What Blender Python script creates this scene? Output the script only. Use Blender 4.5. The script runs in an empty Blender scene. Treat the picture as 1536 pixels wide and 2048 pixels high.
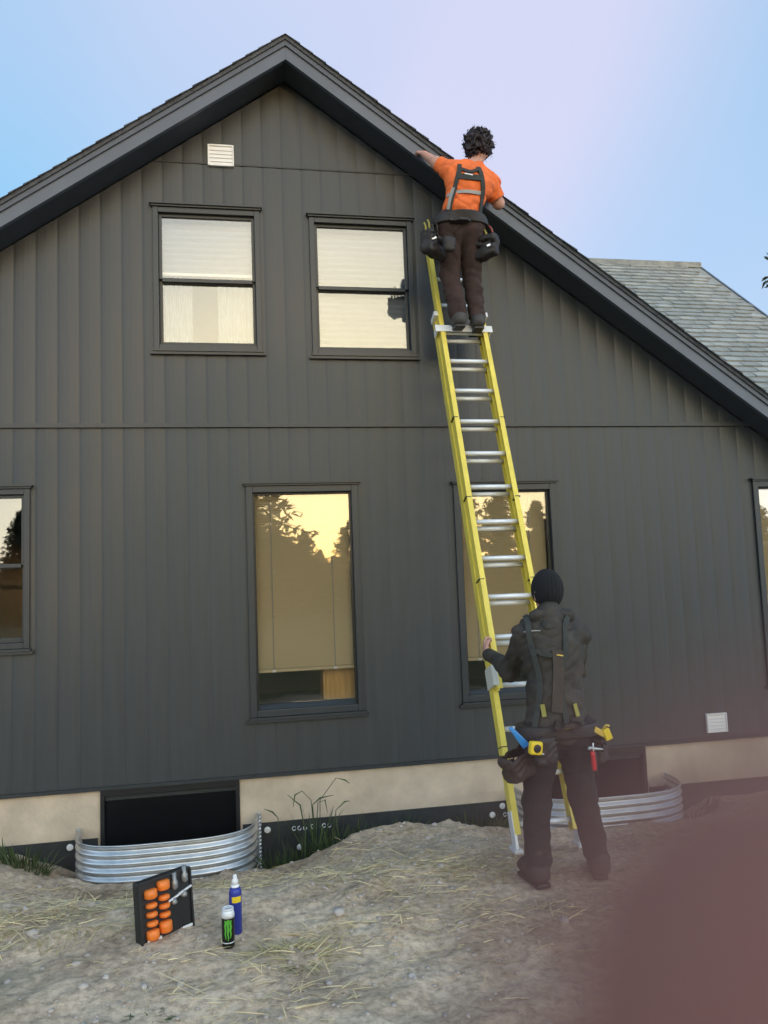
import bpy, bmesh, math, random
import numpy as np
from mathutils import Vector, Matrix
random.seed(7); RNG = np.random.default_rng(7)
sc = bpy.context.scene
col = sc.collection
PI = math.pi

# ------------------------------------------------------------------ camera
YAW, PITCH, ROLL, FOC, CAM_D, CAM_H = 0.1777, 0.0883, -0.0384, 1540.0, 6.92, 1.815
PW, PH = 1536.0, 2048.0
_f = np.array([math.sin(YAW)*math.cos(PITCH), math.cos(YAW)*math.cos(PITCH), math.sin(PITCH)])
_r = np.array([math.cos(YAW), -math.sin(YAW), 0.0]); _u = np.cross(_r, _f)
_c, _s = math.cos(ROLL), math.sin(ROLL)
CR, CU = _c*_r+_s*_u, -_s*_r+_c*_u
CF = _f; CPOS = np.array([0.0, -CAM_D, CAM_H])
cam = bpy.data.cameras.new('camera'); camo = bpy.data.objects.new('camera', cam); col.objects.link(camo)
m = Matrix.Identity(4)
for i in range(3):
    m[i][0], m[i][1], m[i][2], m[i][3] = CR[i], CU[i], -CF[i], CPOS[i]
camo.matrix_world = m
cam.sensor_fit = 'VERTICAL'; cam.sensor_height = 36.0; cam.lens = FOC/PH*36.0
cam.clip_start = 0.001; cam.clip_end = 2000
cam.dof.use_dof = True; cam.dof.focus_distance = 6.4; cam.dof.aperture_fstop = cam.lens/6.0   # a phone lens, a few mm wide
sc.camera = camo

# ------------------------------------------------------------------ light
SUN_AZ = 8.3      # degrees to the right of straight behind the camera
SUN_EL = 2.6
w = bpy.data.worlds.new('World'); sc.world = w; w.use_nodes = True
nt = w.node_tree; nt.nodes.clear()
def N(nt, t, **kw):
    n = nt.nodes.new(t)
    for k, v in kw.items(): setattr(n, k, v)
    return n
L = nt.links.new
sky = N(nt, 'ShaderNodeTexSky', sky_type='NISHITA'); sky.sun_disc = False
sky.sun_elevation = math.radians(SUN_EL); sky.sun_rotation = math.radians(180-SUN_AZ)
sky.air_density = 1.0; sky.dust_density = 0.6; sky.ozone_density = 2.2; sky.altitude = 200
bgd = N(nt, 'ShaderNodeBackground'); bgd.inputs['Strength'].default_value = 0.12
out = N(nt, 'ShaderNodeOutputWorld')
# thin high veil spread over the whole sky, brighter and creamier towards the setting sun
tc = N(nt, 'ShaderNodeTexCoord'); mr0 = N(nt, 'ShaderNodeMapping'); mr0.inputs['Rotation'].default_value = (0.0, math.radians(-35), 0.0); mp = N(nt, 'ShaderNodeMapping')
mp.inputs['Scale'].default_value = (1.9, 0.9, 0.8)
mp.inputs['Location'].default_value = (0.55, 0.3, 0.0)
ns = N(nt, 'ShaderNodeTexNoise'); ns.inputs['Scale'].default_value = 0.9; ns.inputs['Detail'].default_value = 1.5; ns.inputs['Roughness'].default_value = 0.35
rp = N(nt, 'ShaderNodeValToRGB'); rp.color_ramp.elements[0].position = 0.45; rp.color_ramp.elements[1].position = 0.72
rp.color_ramp.elements[0].color = (0.05, 0.05, 0.05, 1); rp.color_ramp.elements[1].color = (0.75, 0.75, 0.75, 1)
mx = N(nt, 'ShaderNodeMix', data_type='RGBA', blend_type='MIX')
sunv = (math.sin(math.radians(SUN_AZ))*math.cos(math.radians(SUN_EL)), -math.cos(math.radians(SUN_AZ))*math.cos(math.radians(SUN_EL)), math.sin(math.radians(SUN_EL)))
dt = N(nt, 'ShaderNodeVectorMath', operation='DOT_PRODUCT'); dt.inputs[1].default_value = sunv
mr = N(nt, 'ShaderNodeMapRange', interpolation_type='LINEAR'); mr.inputs['From Min'].default_value = -0.35; mr.inputs['From Max'].default_value = 1.0
vr = N(nt, 'ShaderNodeValToRGB'); vc = N(nt, 'ShaderNodeVectorMath', operation='SCALE'); vc.inputs['Scale'].default_value = 20.0
for k, (p_, c_) in enumerate(((0.0, (1.38, 1.26, 1.60)), (0.5, (4.8, 5.5, 6.6)), (0.88, (6.4, 7.1, 8.0)), (1.0, (12.0, 9.8, 5.0)))):
    e_ = vr.color_ramp.elements[0] if k == 0 else (vr.color_ramp.elements[len(vr.color_ramp.elements)-1] if k == 3 else vr.color_ramp.elements.new(p_))
    e_.position = p_; e_.color = (c_[0]/20, c_[1]/20, c_[2]/20, 1)
L(tc.outputs['Generated'], mr0.inputs['Vector']); L(mr0.outputs[0], mp.inputs['Vector']); L(mp.outputs[0], ns.inputs['Vector']); L(ns.outputs['Fac'], rp.inputs[0])
L(tc.outputs['Generated'], dt.inputs[0]); L(dt.outputs['Value'], mr.inputs['Value']); L(mr.outputs[0], vr.inputs[0]); L(vr.outputs[0], vc.inputs[0])
L(rp.outputs[0], mx.inputs['Factor']); 
hz0 = N(nt, 'ShaderNodeMix', data_type='RGBA'); hz0.inputs[7].default_value = (0.42, 1.08, 1.62, 1)      # clear blue of the sky away from the sunset
hf = N(nt, 'ShaderNodeMapRange'); hf.inputs['To Min'].default_value = 0.72; hf.inputs['To Max'].default_value = 0.0
L(mr.outputs[0], hf.inputs['Value']); L(hf.outputs[0], hz0.inputs['Factor']); L(sky.outputs[0], hz0.inputs[6]); L(hz0.outputs[2], mx.inputs[6]); L(vc.outputs[0], mx.inputs[7])
L(mx.outputs[2], bgd.inputs['Color']); L(bgd.outputs[0], out.inputs[0])
sl = bpy.data.lights.new('sun', 'SUN'); sl.energy = 0.12; sl.angle = math.radians(0.9); sl.color = (1.0, 0.62, 0.32)
so = bpy.data.objects.new('sun', sl); col.objects.link(so)
sd = Vector((math.sin(math.radians(SUN_AZ)), -math.cos(math.radians(SUN_AZ)), math.tan(math.radians(SUN_EL)))).normalized()
so.rotation_euler = (-sd).to_track_quat('-Z', 'Y').to_euler(); so.location = (4, -30, 12)
sc.view_settings.view_transform = 'Standard'; sc.view_settings.look = 'None'; sc.view_settings.gamma = 1.0
sc.view_settings.use_curve_mapping = False
sc.view_settings.exposure = 2.3
sc.render.engine = 'CYCLES'; sc.cycles.use_denoising = True
sc.cycles.max_bounces = 8; sc.cycles.transparent_max_bounces = 12; sc.cycles.sample_clamp_indirect = 4.0
sc.cycles.caustics_reflective = False; sc.cycles.caustics_refractive = False

# ------------------------------------------------------------------ helpers
def at(x, y, Y):
    """the point on the photograph's line of sight that lies in the plane at distance Y from the wall"""
    d = CF+CR*(x-PW/2)/FOC+CU*(PH/2-y)/FOC
    return CPOS+d*((Y+CAM_D)/d[1])
def V(*a): return np.array(a, float)
def unit(v):
    v = np.asarray(v, float); return v/max(1e-9, np.linalg.norm(v))
def link(o, parent=None):
    col.objects.link(o)
    if parent is not None:
        o.parent = parent
        o.matrix_parent_inverse = Matrix.Translation(-parent.location) if parent.type == 'EMPTY' else Matrix.Identity(4)
    return o
def thing(name, label, cat, loc=(0,0,0), group=None):
    o = bpy.data.objects.new(name, None); o.location = loc; o.empty_display_size = 0.1; col.objects.link(o)
    return tag(o, label, cat, group)
def tag(o, label=None, cat=None, group=None, kind=None):
    if label: o['label'] = label
    if cat: o['category'] = cat
    if group: o['group'] = group
    if kind: o['kind'] = kind
    return o
def mesh_obj(name, verts, faces, mat, parent=None, smooth=False):
    me = bpy.data.meshes.new(name); me.from_pydata([tuple(map(float, v)) for v in verts], [], [tuple(map(int, f)) for f in faces])
    if smooth: me.polygons.foreach_set('use_smooth', [True]*len(me.polygons))
    me.materials.append(mat); me.update()
    return link(bpy.data.objects.new(name, me), parent)
def np_mesh(name, verts, quads, mat, parent=None, smooth=True):
    verts = np.asarray(verts, np.float32); quads = np.asarray(quads, np.int32); k = quads.shape[1]
    me = bpy.data.meshes.new(name)
    me.vertices.add(len(verts)); me.vertices.foreach_set('co', verts.ravel())
    me.loops.add(quads.size); me.loops.foreach_set('vertex_index', quads.ravel())
    me.polygons.add(len(quads)); me.polygons.foreach_set('loop_start', np.arange(0, quads.size, k, dtype=np.int32))
    me.update(calc_edges=True); me.validate()
    if smooth: me.polygons.foreach_set('use_smooth', np.ones(len(me.polygons), bool))
    me.materials.append(mat)
    return link(bpy.data.objects.new(name, me), parent)
class MB:
    def __init__(s): s.v = []; s.f = []
    def add(s, vs, fs):
        b = len(s.v); s.v += [tuple(map(float, v)) for v in vs]; s.f += [tuple(b+i for i in f) for f in fs]; return s
    def box(s, x0, x1, y0, y1, z0, z1):
        return s.add([(x0,y0,z0),(x1,y0,z0),(x1,y1,z0),(x0,y1,z0),(x0,y0,z1),(x1,y0,z1),(x1,y1,z1),(x0,y1,z1)],
                     [(0,3,2,1),(4,5,6,7),(0,1,5,4),(1,2,6,5),(2,3,7,6),(3,0,4,7)])
    def obox(s, c, ax, ay, az):
        """box about c with half axes ax, ay, az"""
        c, ax, ay, az = map(np.asarray, (c, ax, ay, az))
        vs = [c+i*ax+j*ay+k*az for k in (-1,1) for (i,j) in ((-1,-1),(1,-1),(1,1),(-1,1))]
        return s.add(vs, [(0,3,2,1),(4,5,6,7),(0,1,5,4),(1,2,6,5),(2,3,7,6),(3,0,4,7)])
    def tube(s, path, r, n=8, cap=True):
        path = [np.asarray(p, float) for p in path]; rs = r if hasattr(r, '__len__') else [r]*len(path)
        b = len(s.v); prev = None
        for i, p in enumerate(path):
            t = unit(path[min(i+1, len(path)-1)]-path[max(i-1, 0)])
            a = prev if prev is not None else (V(0,0,1) if abs(t[2]) < .9 else V(1,0,0))
            a = unit(a-t*np.dot(a, t)); prev = a; c = np.cross(t, a)
            for k in range(n):
                th = 2*PI*k/n; s.v.append(tuple(p+rs[i]*(a*math.cos(th)+c*math.sin(th))))
        for i in range(len(path)-1):
            for k in range(n):
                s.f.append((b+i*n+k, b+i*n+(k+1)%n, b+(i+1)*n+(k+1)%n, b+(i+1)*n+k))
        if cap:
            s.f.append(tuple(b+k for k in reversed(range(n)))); s.f.append(tuple(b+(len(path)-1)*n+k for k in range(n)))
        return s
    def lathe(s, base, prof, n=20, axis=(0,0,1)):
        """profile of (radius, height) turned about an axis through base"""
        ax = unit(axis); a = unit(np.cross(ax, V(1,0,0) if abs(ax[0]) < .9 else V(0,1,0))); c = np.cross(ax, a); b = len(s.v)
        for (r, h) in prof:
            for k in range(n):
                th = 2*PI*k/n; s.v.append(tuple(np.asarray(base)+ax*h+r*(a*math.cos(th)+c*math.sin(th))))
        for i in range(len(prof)-1):
            for k in range(n): s.f.append((b+i*n+k, b+i*n+(k+1)%n, b+(i+1)*n+(k+1)%n, b+(i+1)*n+k))
        s.f.append(tuple(b+k for k in reversed(range(n)))); s.f.append(tuple(b+(len(prof)-1)*n+k for k in range(n)))
        return s
    def prism_xz(s, poly, y0, y1):
        """polygon in x,z pushed from y0 to y1"""
        n = len(poly)
        return s.add([(x, y0, z) for x, z in poly]+[(x, y1, z) for x, z in poly],
                     [tuple(range(n)), tuple(range(2*n-1, n-1, -1))]+[(i, i+n, (i+1) % n+n, (i+1) % n) for i in range(n)])
    def build(s, name, mat, parent=None, smooth=False, bevel=0.0):
        o = mesh_obj(name, s.v, s.f, mat, parent, smooth)
        if bevel:
            bm = bmesh.new(); bm.from_mesh(o.data)
            bmesh.ops.recalc_face_normals(bm, faces=bm.faces)
            bmesh.ops.bevel(bm, geom=[e for e in bm.edges if len(e.link_faces) == 2 and e.calc_face_angle(0) > .6], offset=bevel, segments=2, affect='EDGES', profile=.6)
            bm.to_mesh(o.data); bm.free()
        return o

# ------------------------------------------------------------------ materials
def mat(name, colr, rough=0.6, metal=0.0, spec=0.5, var=0.0, vscale=8.0, bump=0.0, bscale=60.0, stretch=(1,1,1), col2=None, detail=5.0, sss=0.0, coat=0.0, rvar=0.0):
    M = bpy.data.materials.new(name); M.use_nodes = True; t = M.node_tree; b = t.nodes['Principled BSDF']
    b.inputs['Base Color'].default_value = (*colr, 1); b.inputs['Roughness'].default_value = rough; b.inputs['Metallic'].default_value = metal
    b.inputs['Specular IOR Level'].default_value = spec; b.inputs['Coat Weight'].default_value = coat
    if sss: b.inputs['Subsurface Weight'].default_value = sss; b.inputs['Subsurface Radius'].default_value = (.01, .004, .002); b.inputs['Subsurface Scale'].default_value = .6
    c = t.nodes.new('ShaderNodeTexCoord'); mp = t.nodes.new('ShaderNodeMapping'); mp.inputs['Scale'].default_value = stretch
    t.links.new(c.outputs['Object'], mp.inputs[0])
    if var or col2 or rvar:
        n = t.nodes.new('ShaderNodeTexNoise'); n.inputs['Scale'].default_value = vscale; n.inputs['Detail'].default_value = detail; n.inputs['Roughness'].default_value = .62
        t.links.new(mp.outputs[0], n.inputs['Vector'])
        r = t.nodes.new('ShaderNodeValToRGB'); e = r.color_ramp.elements
        e[0].position, e[1].position = .32, .68
        if col2: e[0].color, e[1].color = (*colr, 1), (*col2, 1)
        else:
            e[0].color = (*[max(0, k*(1-var)) for k in colr], 1); e[1].color = (*[min(1, k*(1+var)) for k in colr], 1)
        t.links.new(n.outputs['Fac'], r.inputs[0]); t.links.new(r.outputs[0], b.inputs['Base Color'])
        if rvar:
            q = t.nodes.new('ShaderNodeMapRange'); q.inputs['To Min'].default_value = max(.02, rough-rvar); q.inputs['To Max'].default_value = min(1, rough+rvar)
            t.links.new(n.outputs['Fac'], q.inputs['Value']); t.links.new(q.outputs[0], b.inputs['Roughness'])
    if bump:
        n2 = t.nodes.new('ShaderNodeTexNoise'); n2.inputs['Scale'].default_value = bscale; n2.inputs['Detail'].default_value = 4
        t.links.new(mp.outputs[0], n2.inputs['Vector'])
        bp = t.nodes.new('ShaderNodeBump'); bp.inputs['Strength'].default_value = bump; bp.inputs['Distance'].default_value = .01
        t.links.new(n2.outputs['Fac'], bp.inputs['Height']); t.links.new(bp.outputs[0], b.inputs['Normal'])
    return M
SIDING = mat('siding_paint', (.041,.046,.048), .46, spec=.5, var=.10, vscale=3, bump=.12, bscale=30, stretch=(6,6,.35), rvar=.06)
SHEATH = mat('siding_groove', (.045,.047,.047), .7)
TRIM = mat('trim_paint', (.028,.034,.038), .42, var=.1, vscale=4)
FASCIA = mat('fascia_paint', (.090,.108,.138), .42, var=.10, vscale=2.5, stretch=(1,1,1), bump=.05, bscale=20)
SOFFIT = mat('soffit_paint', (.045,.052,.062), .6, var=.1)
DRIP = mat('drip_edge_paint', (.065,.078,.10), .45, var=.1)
SHINGLE_D = mat('dark_shingle', (.075,.08,.088), .9, var=.35, vscale=30, bump=.5, bscale=220)
SHINGLE = mat('grey_shingle', (.28,.285,.265), .92, var=.28, vscale=5, bump=.5, bscale=200)
SHINGLE_B = mat('pale_shingle', (.37,.375,.35), .92, var=.25, vscale=5, bump=.5, bscale=200)
CONCRETE = mat('concrete', (.56,.46,.345), .88, var=.22, vscale=2.2, bump=.25, bscale=35, detail=8)
MEMBRANE = mat('black_membrane', (.028,.032,.034), .55, var=.35, vscale=7)
INTERIOR = mat('interior_wall', (.42,.38,.31), .9)
BLACKF = mat('black_window_frame', (.012,.013,.014), .4)
SCREEN = mat('screen_rail', (.35,.34,.31), .5)
BLIND = mat('blind_slat', (.60,.49,.29), .7)
SHADE = mat('pleated_shade', (.24,.28,.32), .8)
CURTAIN = mat('curtain_cloth', (.27,.33,.35), .85, var=.08)
CABINET = mat('amber_wood', (.62,.36,.10), .45, var=.2, vscale=5, stretch=(6,6,.6))
WHITE = mat('white_plastic', (.82,.82,.81), .5)
GALV = mat('galvanised_steel', (.62,.64,.65), .36, metal=.85, var=.12, vscale=9, rvar=.08)
ALU = mat('aluminium', (.82,.83,.84), .42, metal=.25, spec=.5)
YELLOW = mat('yellow_fibreglass', (.84,.66,.10), .42, var=.10, vscale=6, bump=.04, bscale=90, stretch=(3,3,.5))
BARK = mat('bark', (.06,.045,.035), .95)
NEEDLE = mat('conifer_needles', (.035,.055,.026), .8, var=.4, vscale=1.5)
def glass(name, refl=.18, tint=(1,1,1)):
    M = bpy.data.materials.new(name); M.use_nodes = True; t = M.node_tree; t.nodes.clear()
    o = t.nodes.new('ShaderNodeOutputMaterial'); tr = t.nodes.new('ShaderNodeBsdfTransparent'); g = t.nodes.new('ShaderNodeBsdfGlossy')
    g.inputs['Roughness'].default_value = .014; g.inputs['Color'].default_value = (1,1,1,1); tr.inputs['Color'].default_value = (*tint, 1)
    lw = t.nodes.new('ShaderNodeFresnel'); lw.inputs['IOR'].default_value = 1.5
    mr = t.nodes.new('ShaderNodeMapRange'); mr.inputs['From Min'].default_value = .04; mr.inputs['From Max'].default_value = 1; mr.inputs['To Min'].default_value = refl; mr.inputs['To Max'].default_value = 1
    n = t.nodes.new('ShaderNodeTexNoise'); n.inputs['Scale'].default_value = 2.0; n.inputs['Detail'].default_value = 1
    bp = t.nodes.new('ShaderNodeBump'); bp.inputs['Strength'].default_value = .02; bp.inputs['Distance'].default_value = .01
    c = t.nodes.new('ShaderNodeTexCoord'); t.links.new(c.outputs['Object'], n.inputs['Vector']); t.links.new(n.outputs['Fac'], bp.inputs['Height']); t.links.new(bp.outputs[0], g.inputs['Normal'])
    m_ = t.nodes.new('ShaderNodeMixShader')
    t.links.new(lw.outputs[0], mr.inputs['Value']); t.links.new(mr.outputs[0], m_.inputs[0]); t.links.new(tr.outputs[0], m_.inputs[1]); t.links.new(g.outputs[0], m_.inputs[2]); t.links.new(m_.outputs[0], o.inputs[0])
    return M
GLASS = glass('window_glass', .10)
DGLASS = mat('basement_glass', (.006,.007,.008), .22, spec=.35)

# ------------------------------------------------------------------ ground
def vnoise(x, y, seed=0):
    xi, yi = np.floor(x).astype(np.int64), np.floor(y).astype(np.int64); fx, fy = x-xi, y-yi
    fx = fx*fx*(3-2*fx); fy = fy*fy*(3-2*fy)
    def h(a, b):
        n = (a*374761393+b*668265263+seed*1274126177) & 0x7fffffff
        n = ((n ^ (n >> 13))*1274126177) & 0x7fffffff
        return ((n ^ (n >> 16)) & 0xffff)/65535.0
    return (h(xi,yi)*(1-fx)+h(xi+1,yi)*fx)*(1-fy)+(h(xi,yi+1)*(1-fx)+h(xi+1,yi+1)*fx)*fy
def fbm(x, y, o=4, seed=0):
    r = 0; a = .5
    for k in range(o): r = r+a*(vnoise(x*2**k, y*2**k, seed+k)-.5); a *= .5
    return r
def gz(x, y, fine=True):
    x = np.asarray(x, float); y = np.asarray(y, float)
    # height of the dirt beside the trench and of the trench floor, along the wall
    XS = [-9, -2.6, -1.9, -1.5, -1.2, -.1, .15, .4, .75, 1.2, 1.6, 2.2, 2.6, 3.8, 4.3, 9]
    crest = np.interp(x, XS, [-.16,-.18,-.20,-.30,-.37,-.39,-.40,-.32,-.19,-.13,-.15,-.26,-.32,-.36,-.26,-.2])
    floor = np.interp(x, XS, [-.20,-.24,-.30,-.48,-.62,-.66,-.68,-.64,-.56,-.46,-.44,-.50,-.55,-.55,-.35,-.25])
    yy = -y
    t1 = np.clip((yy-.22)/.42, 0, 1); t1 = t1*t1*(3-2*t1)
    t2 = np.clip((yy-.80)/1.45, 0, 1); t2 = t2*t2*(3-2*t2)
    z = floor*(1-t1)+crest*t1
    z = z*(1-t2)
    amp = .05+.05*np.clip(yy-.5, 0, 1)
    flat = np.clip(1.4-np.hypot((x-1.85)/.9, (yy-2.15)/.7), 0, 1)+np.clip(1.3-np.hypot((x+.35)/.6, (yy-2.6)/.5), 0, 1)
    rough = amp*fbm(x*1.3, y*1.3, 3, 3)*1.5+.075*fbm(x*4.5, y*5, 3, 9)*np.clip(yy*2, .3, 1)
    z = z+rough*(1-.8*np.clip(flat, 0, 1))
    if fine:
        cl = fbm(x*13, y*13, 3, 21); z = z+.055*np.clip(cl-.05, 0, 1)+.020*fbm(x*30, y*30, 2, 33)
    return z
def spaced(lo, hi, a, b, step):
    left = a-np.geomspace(step, a-lo+step, 26)[::-1]+step; right = b+np.geomspace(step, hi-b+step, 26)-step
    return np.unique(np.concatenate([left, np.arange(a, b, step), right]).round(4))
gx = spaced(-400, 400, -3.6, 6.2, .026); gy = spaced(-400, 400, -4.6, .06, .026)
GX, GY = np.meshgrid(gx, gy, indexing='ij')
near = (GX > -8) & (GX < 10) & (GY > -12) & (GY < 2)
GZ = np.where(near, gz(GX, GY), np.where(GY > 0, -.3, .0)+.02*fbm(GX*.3, GY*.3, 2))
vi = np.arange(GX.size).reshape(GX.shape)
quads = np.stack([vi[:-1,:-1], vi[1:,:-1], vi[1:,1:], vi[:-1,1:]], -1).reshape(-1, 4)
def dirt_material():
    M = bpy.data.materials.new('dry_dirt'); M.use_nodes = True; t = M.node_tree; b = t.nodes['Principled BSDF']; b.inputs['Roughness'].default_value = .95; b.inputs['Specular IOR Level'].default_value = .15
    c = t.nodes.new('ShaderNodeTexCoord')
    def noise(s, d, dist=0):
        n = t.nodes.new('ShaderNodeTexNoise'); n.inputs['Scale'].default_value = s; n.inputs['Detail'].default_value = d; n.inputs['Distortion'].default_value = dist; n.inputs['Roughness'].default_value = .62
        t.links.new(c.outputs['Object'], n.inputs['Vector']); return n
    def ramp(n, stops):
        r = t.nodes.new('ShaderNodeValToRGB'); e = r.color_ramp.elements
        while len(e) < len(stops): e.new(.5)
        for k, (p, cc) in enumerate(stops): e[k].position = p; e[k].color = (*cc, 1)
        t.links.new(n.outputs['Fac'], r.inputs[0]); return r
    n1 = noise(1.6, 6, .4); r1 = ramp(n1, [(.26,(.33,.24,.165)),(.48,(.62,.48,.345)),(.70,(.80,.655,.49))])
    n2 = noise(24, 6); r2 = ramp(n2, [(.30,(.52,.51,.50)),(.60,(1.08,1.06,1.04))])
    n3 = noise(.9, 4, .8); r3 = ramp(n3, [(.56,(0,0,0)),(.70,(1,1,1))])
    mu = t.nodes.new('ShaderNodeMix'); mu.data_type = 'RGBA'; mu.blend_type = 'MULTIPLY'; mu.inputs['Factor'].default_value = 1
    t.links.new(r1.outputs[0], mu.inputs[6]); t.links.new(r2.outputs[0], mu.inputs[7])
    ol = t.nodes.new('ShaderNodeMix'); ol.data_type = 'RGBA'; ol.inputs[7].default_value = (.20,.19,.12,1)
    sc_ = t.nodes.new('ShaderNodeMath'); sc_.operation = 'MULTIPLY'; sc_.inputs[1].default_value = .6
    t.links.new(r3.outputs[0], sc_.inputs[0]); t.links.new(sc_.outputs[0], ol.inputs['Factor']); t.links.new(mu.outputs[2], ol.inputs[6]); 
    sx = t.nodes.new('ShaderNodeSeparateXYZ'); t.links.new(c.outputs['Object'], sx.inputs[0])
    ad = t.nodes.new('ShaderNodeMath'); ad.operation = 'MULTIPLY_ADD'; ad.inputs[1].default_value = 1.6; t.links.new(n3.outputs['Fac'], ad.inputs[0]); t.links.new(sx.outputs['Y'], ad.inputs[2])
    fg = t.nodes.new('ShaderNodeMapRange'); fg.inputs['From Min'].default_value = -4.0; fg.inputs['From Max'].default_value = -4.9; t.links.new(ad.outputs[0], fg.inputs['Value'])
    r5 = ramp(n2, [(.3,(.055,.060,.028)),(.7,(.115,.110,.055))])  # dark grass tone for ground out of view, added to dim its window reflection
    gm = t.nodes.new('ShaderNodeMix'); gm.data_type = 'RGBA'; t.links.new(fg.outputs[0], gm.inputs['Factor']); t.links.new(ol.outputs[2], gm.inputs[6]); t.links.new(r5.outputs[0], gm.inputs[7]); t.links.new(gm.outputs[2], b.inputs['Base Color'])
    n4 = noise(70, 6); bp = t.nodes.new('ShaderNodeBump'); bp.inputs['Strength'].default_value = .7; bp.inputs['Distance'].default_value = .012
    t.links.new(n4.outputs['Fac'], bp.inputs['Height']); t.links.new(bp.outputs[0], b.inputs['Normal'])
    return M
DIRT = dirt_material()
g = np_mesh('ground', np.stack([GX, GY, GZ], -1).reshape(-1, 3), quads, DIRT); tag(g, 'dry grey-brown bare dirt yard with clods in front of the house', 'ground', kind='structure')

# ------------------------------------------------------------------ house
AX, AZ, SL, SR, OV = .44, 6.726, .702, .722, .35           # ridge line, roof slopes, overhang of the gable
XL, XR, DEPTH = -4.9, 5.75, 8.0                             # side walls, depth of the house
SB, BELT, JOINT = .19, 3.246, 5.69
def roof_top(x): return AZ-(SL*(AX-x) if x < AX else SR*(x-AX))
FH = .208                                                   # height of the rake: drip edge, fascia
UW = [(-.772,.178,3.928,5.244), (.634,1.611,3.905,5.211)]
LW = [(0.0,1.002,.671,2.693), (1.903,2.906,.68,2.676)]
LFW = (-2.86,-1.80,1.363,2.702); RTW = (5.0,5.6,.66,2.662)
ALLW = UW+LW+[LFW, RTW]
house = thing('house', 'dark charcoal gabled house with vertical siding boards and black window trim', 'house', (0, 0, -.3))
def cut_wall(xb, zb, top, holes):
    """front cells of a wall that is not inside a hole: list of quads of (x, z)"""
    xs = sorted(set(xb)|{h[i] for h in holes for i in (0, 1) if xb[0] < h[i] < xb[-1]}); zs = sorted(set(zb)|{h[i] for h in holes for i in (2, 3) if zb[0] < h[i] < zb[-1]})
    for i in range(len(xs)-1):
        for j in range(len(zs)-1):
            xm, zm = (xs[i]+xs[i+1])/2, (zs[j]+zs[j+1])/2
            if any(h[0] < xm < h[1] and h[2] < zm < h[3] for h in holes): continue
            a0, a1, b0, b1 = min(zs[j], top(xs[i])), min(zs[j], top(xs[i+1])), min(zs[j+1], top(xs[i])), min(zs[j+1], top(xs[i+1]))
            if b0-a0 < 1e-4 and b1-a1 < 1e-4: continue
            yield xs[i], xs[i+1], a0, a1, b0, b1
holes = [(a+.03, b-.03, c+.03, d-.03) for a, b, c, d in ALLW]
wtop = lambda x: roof_top(x)-.20
mb = MB()
for x0, x1, a0, a1, b0, b1 in cut_wall([XL, AX, XR], [SB+.01, 7.0], wtop, holes):
    mb.add([(x0,.014,a0),(x1,.014,a1),(x1,.014,b1),(x0,.014,b0),(x0,.15,a0),(x1,.15,a1),(x1,.15,b1),(x0,.15,b0)],
           [(0,1,2,3),(7,6,5,4),(0,4,5,1),(3,2,6,7),(0,3,7,4),(1,5,6,2)])
gable = mb.build('gable_wall', SHEATH, house)
gable['label'] = 'charcoal gable wall of vertical siding boards'
PITCHB = .1795
def siding_board(x0, x1, z0, z1):
    gr = .016; prof = [(x0, .0046), (x0+.008, .0036), (x0+.022, .0014), (x0+.05, -.0004), (x0+.09, -.0016), (x1-.05, -.0006), (x1-.022, .0008), (x1, .0028)]
    depth = lambda x: float(np.interp(x, [q[0] for q in prof], [q[1] for q in prof]))
    vs, fs, key = [], [], {}
    def vert(x, z, y):
        k = (round(x, 5), round(z, 5), round(y, 5))
        if k not in key: key[k] = len(vs); vs.append((x, y, z))
        return key[k]
    for a, b, p0, p1, q0, q1 in cut_wall([q[0] for q in prof]+([AX] if x0 < AX < x1 else []), [z0, z1], wtop, holes):
        fs.append(list(dict.fromkeys([vert(a, p0, depth(a)), vert(b, p1, depth(b)), vert(b, q1, depth(b)), vert(a, q0, depth(a))])))
        if abs(p0-z0) < 1e-5 and abs(p1-z0) < 1e-5: fs.append([vert(a, p0, depth(a)), vert(a, p0, .013), vert(b, p1, .013), vert(b, p1, depth(b))])
    fs = [f for f in fs if len(f) > 2]
    par = list(range(len(vs)))                      # pieces above and below an opening are separate boards
    def root(i):
        while par[i] != i: i = par[i]
        return i
    for f in fs:
        for i in f[1:]: par[root(i)] = root(f[0])
    for r in sorted({root(f[0]) for f in fs}):
        sub = [f for f in fs if root(f[0]) == r]; ids = sorted({i for f in sub for i in f}); mp_ = {i: k for k, i in enumerate(ids)}
        mesh_obj('siding_board', [vs[i] for i in ids], [[mp_[i] for i in f] for f in sub], SIDING, gable)
for z0, z1 in ((SB, BELT-.022), (BELT+.022, JOINT-.012), (JOINT+.004, 7.0)):
    for k in range(-30, 31):
        x0 = .03+k*PITCHB
        if x0 < XL or x0+PITCHB > XR: continue
        if max(wtop(x0), wtop(x0+PITCHB)) < z0+.02: continue
        siding_board(x0, x0+PITCHB, z0, z1)
MB().box(XL, XR-.35, -.016, .013, BELT-.020, BELT+.020).box(XL, XR-.35, -.026, -.0165, BELT-.020, BELT-.008).build('joint_flashing', SIDING, gable)
MB().box(-.75, 1.72, -.007, .0135, JOINT-.011, JOINT+.003).build('joint_flashing', SHEATH, gable)
MB().box(XL, XR, -.020, .0135, SB-.03, SB-.001).build('drip_cap', TRIM, gable)
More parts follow.
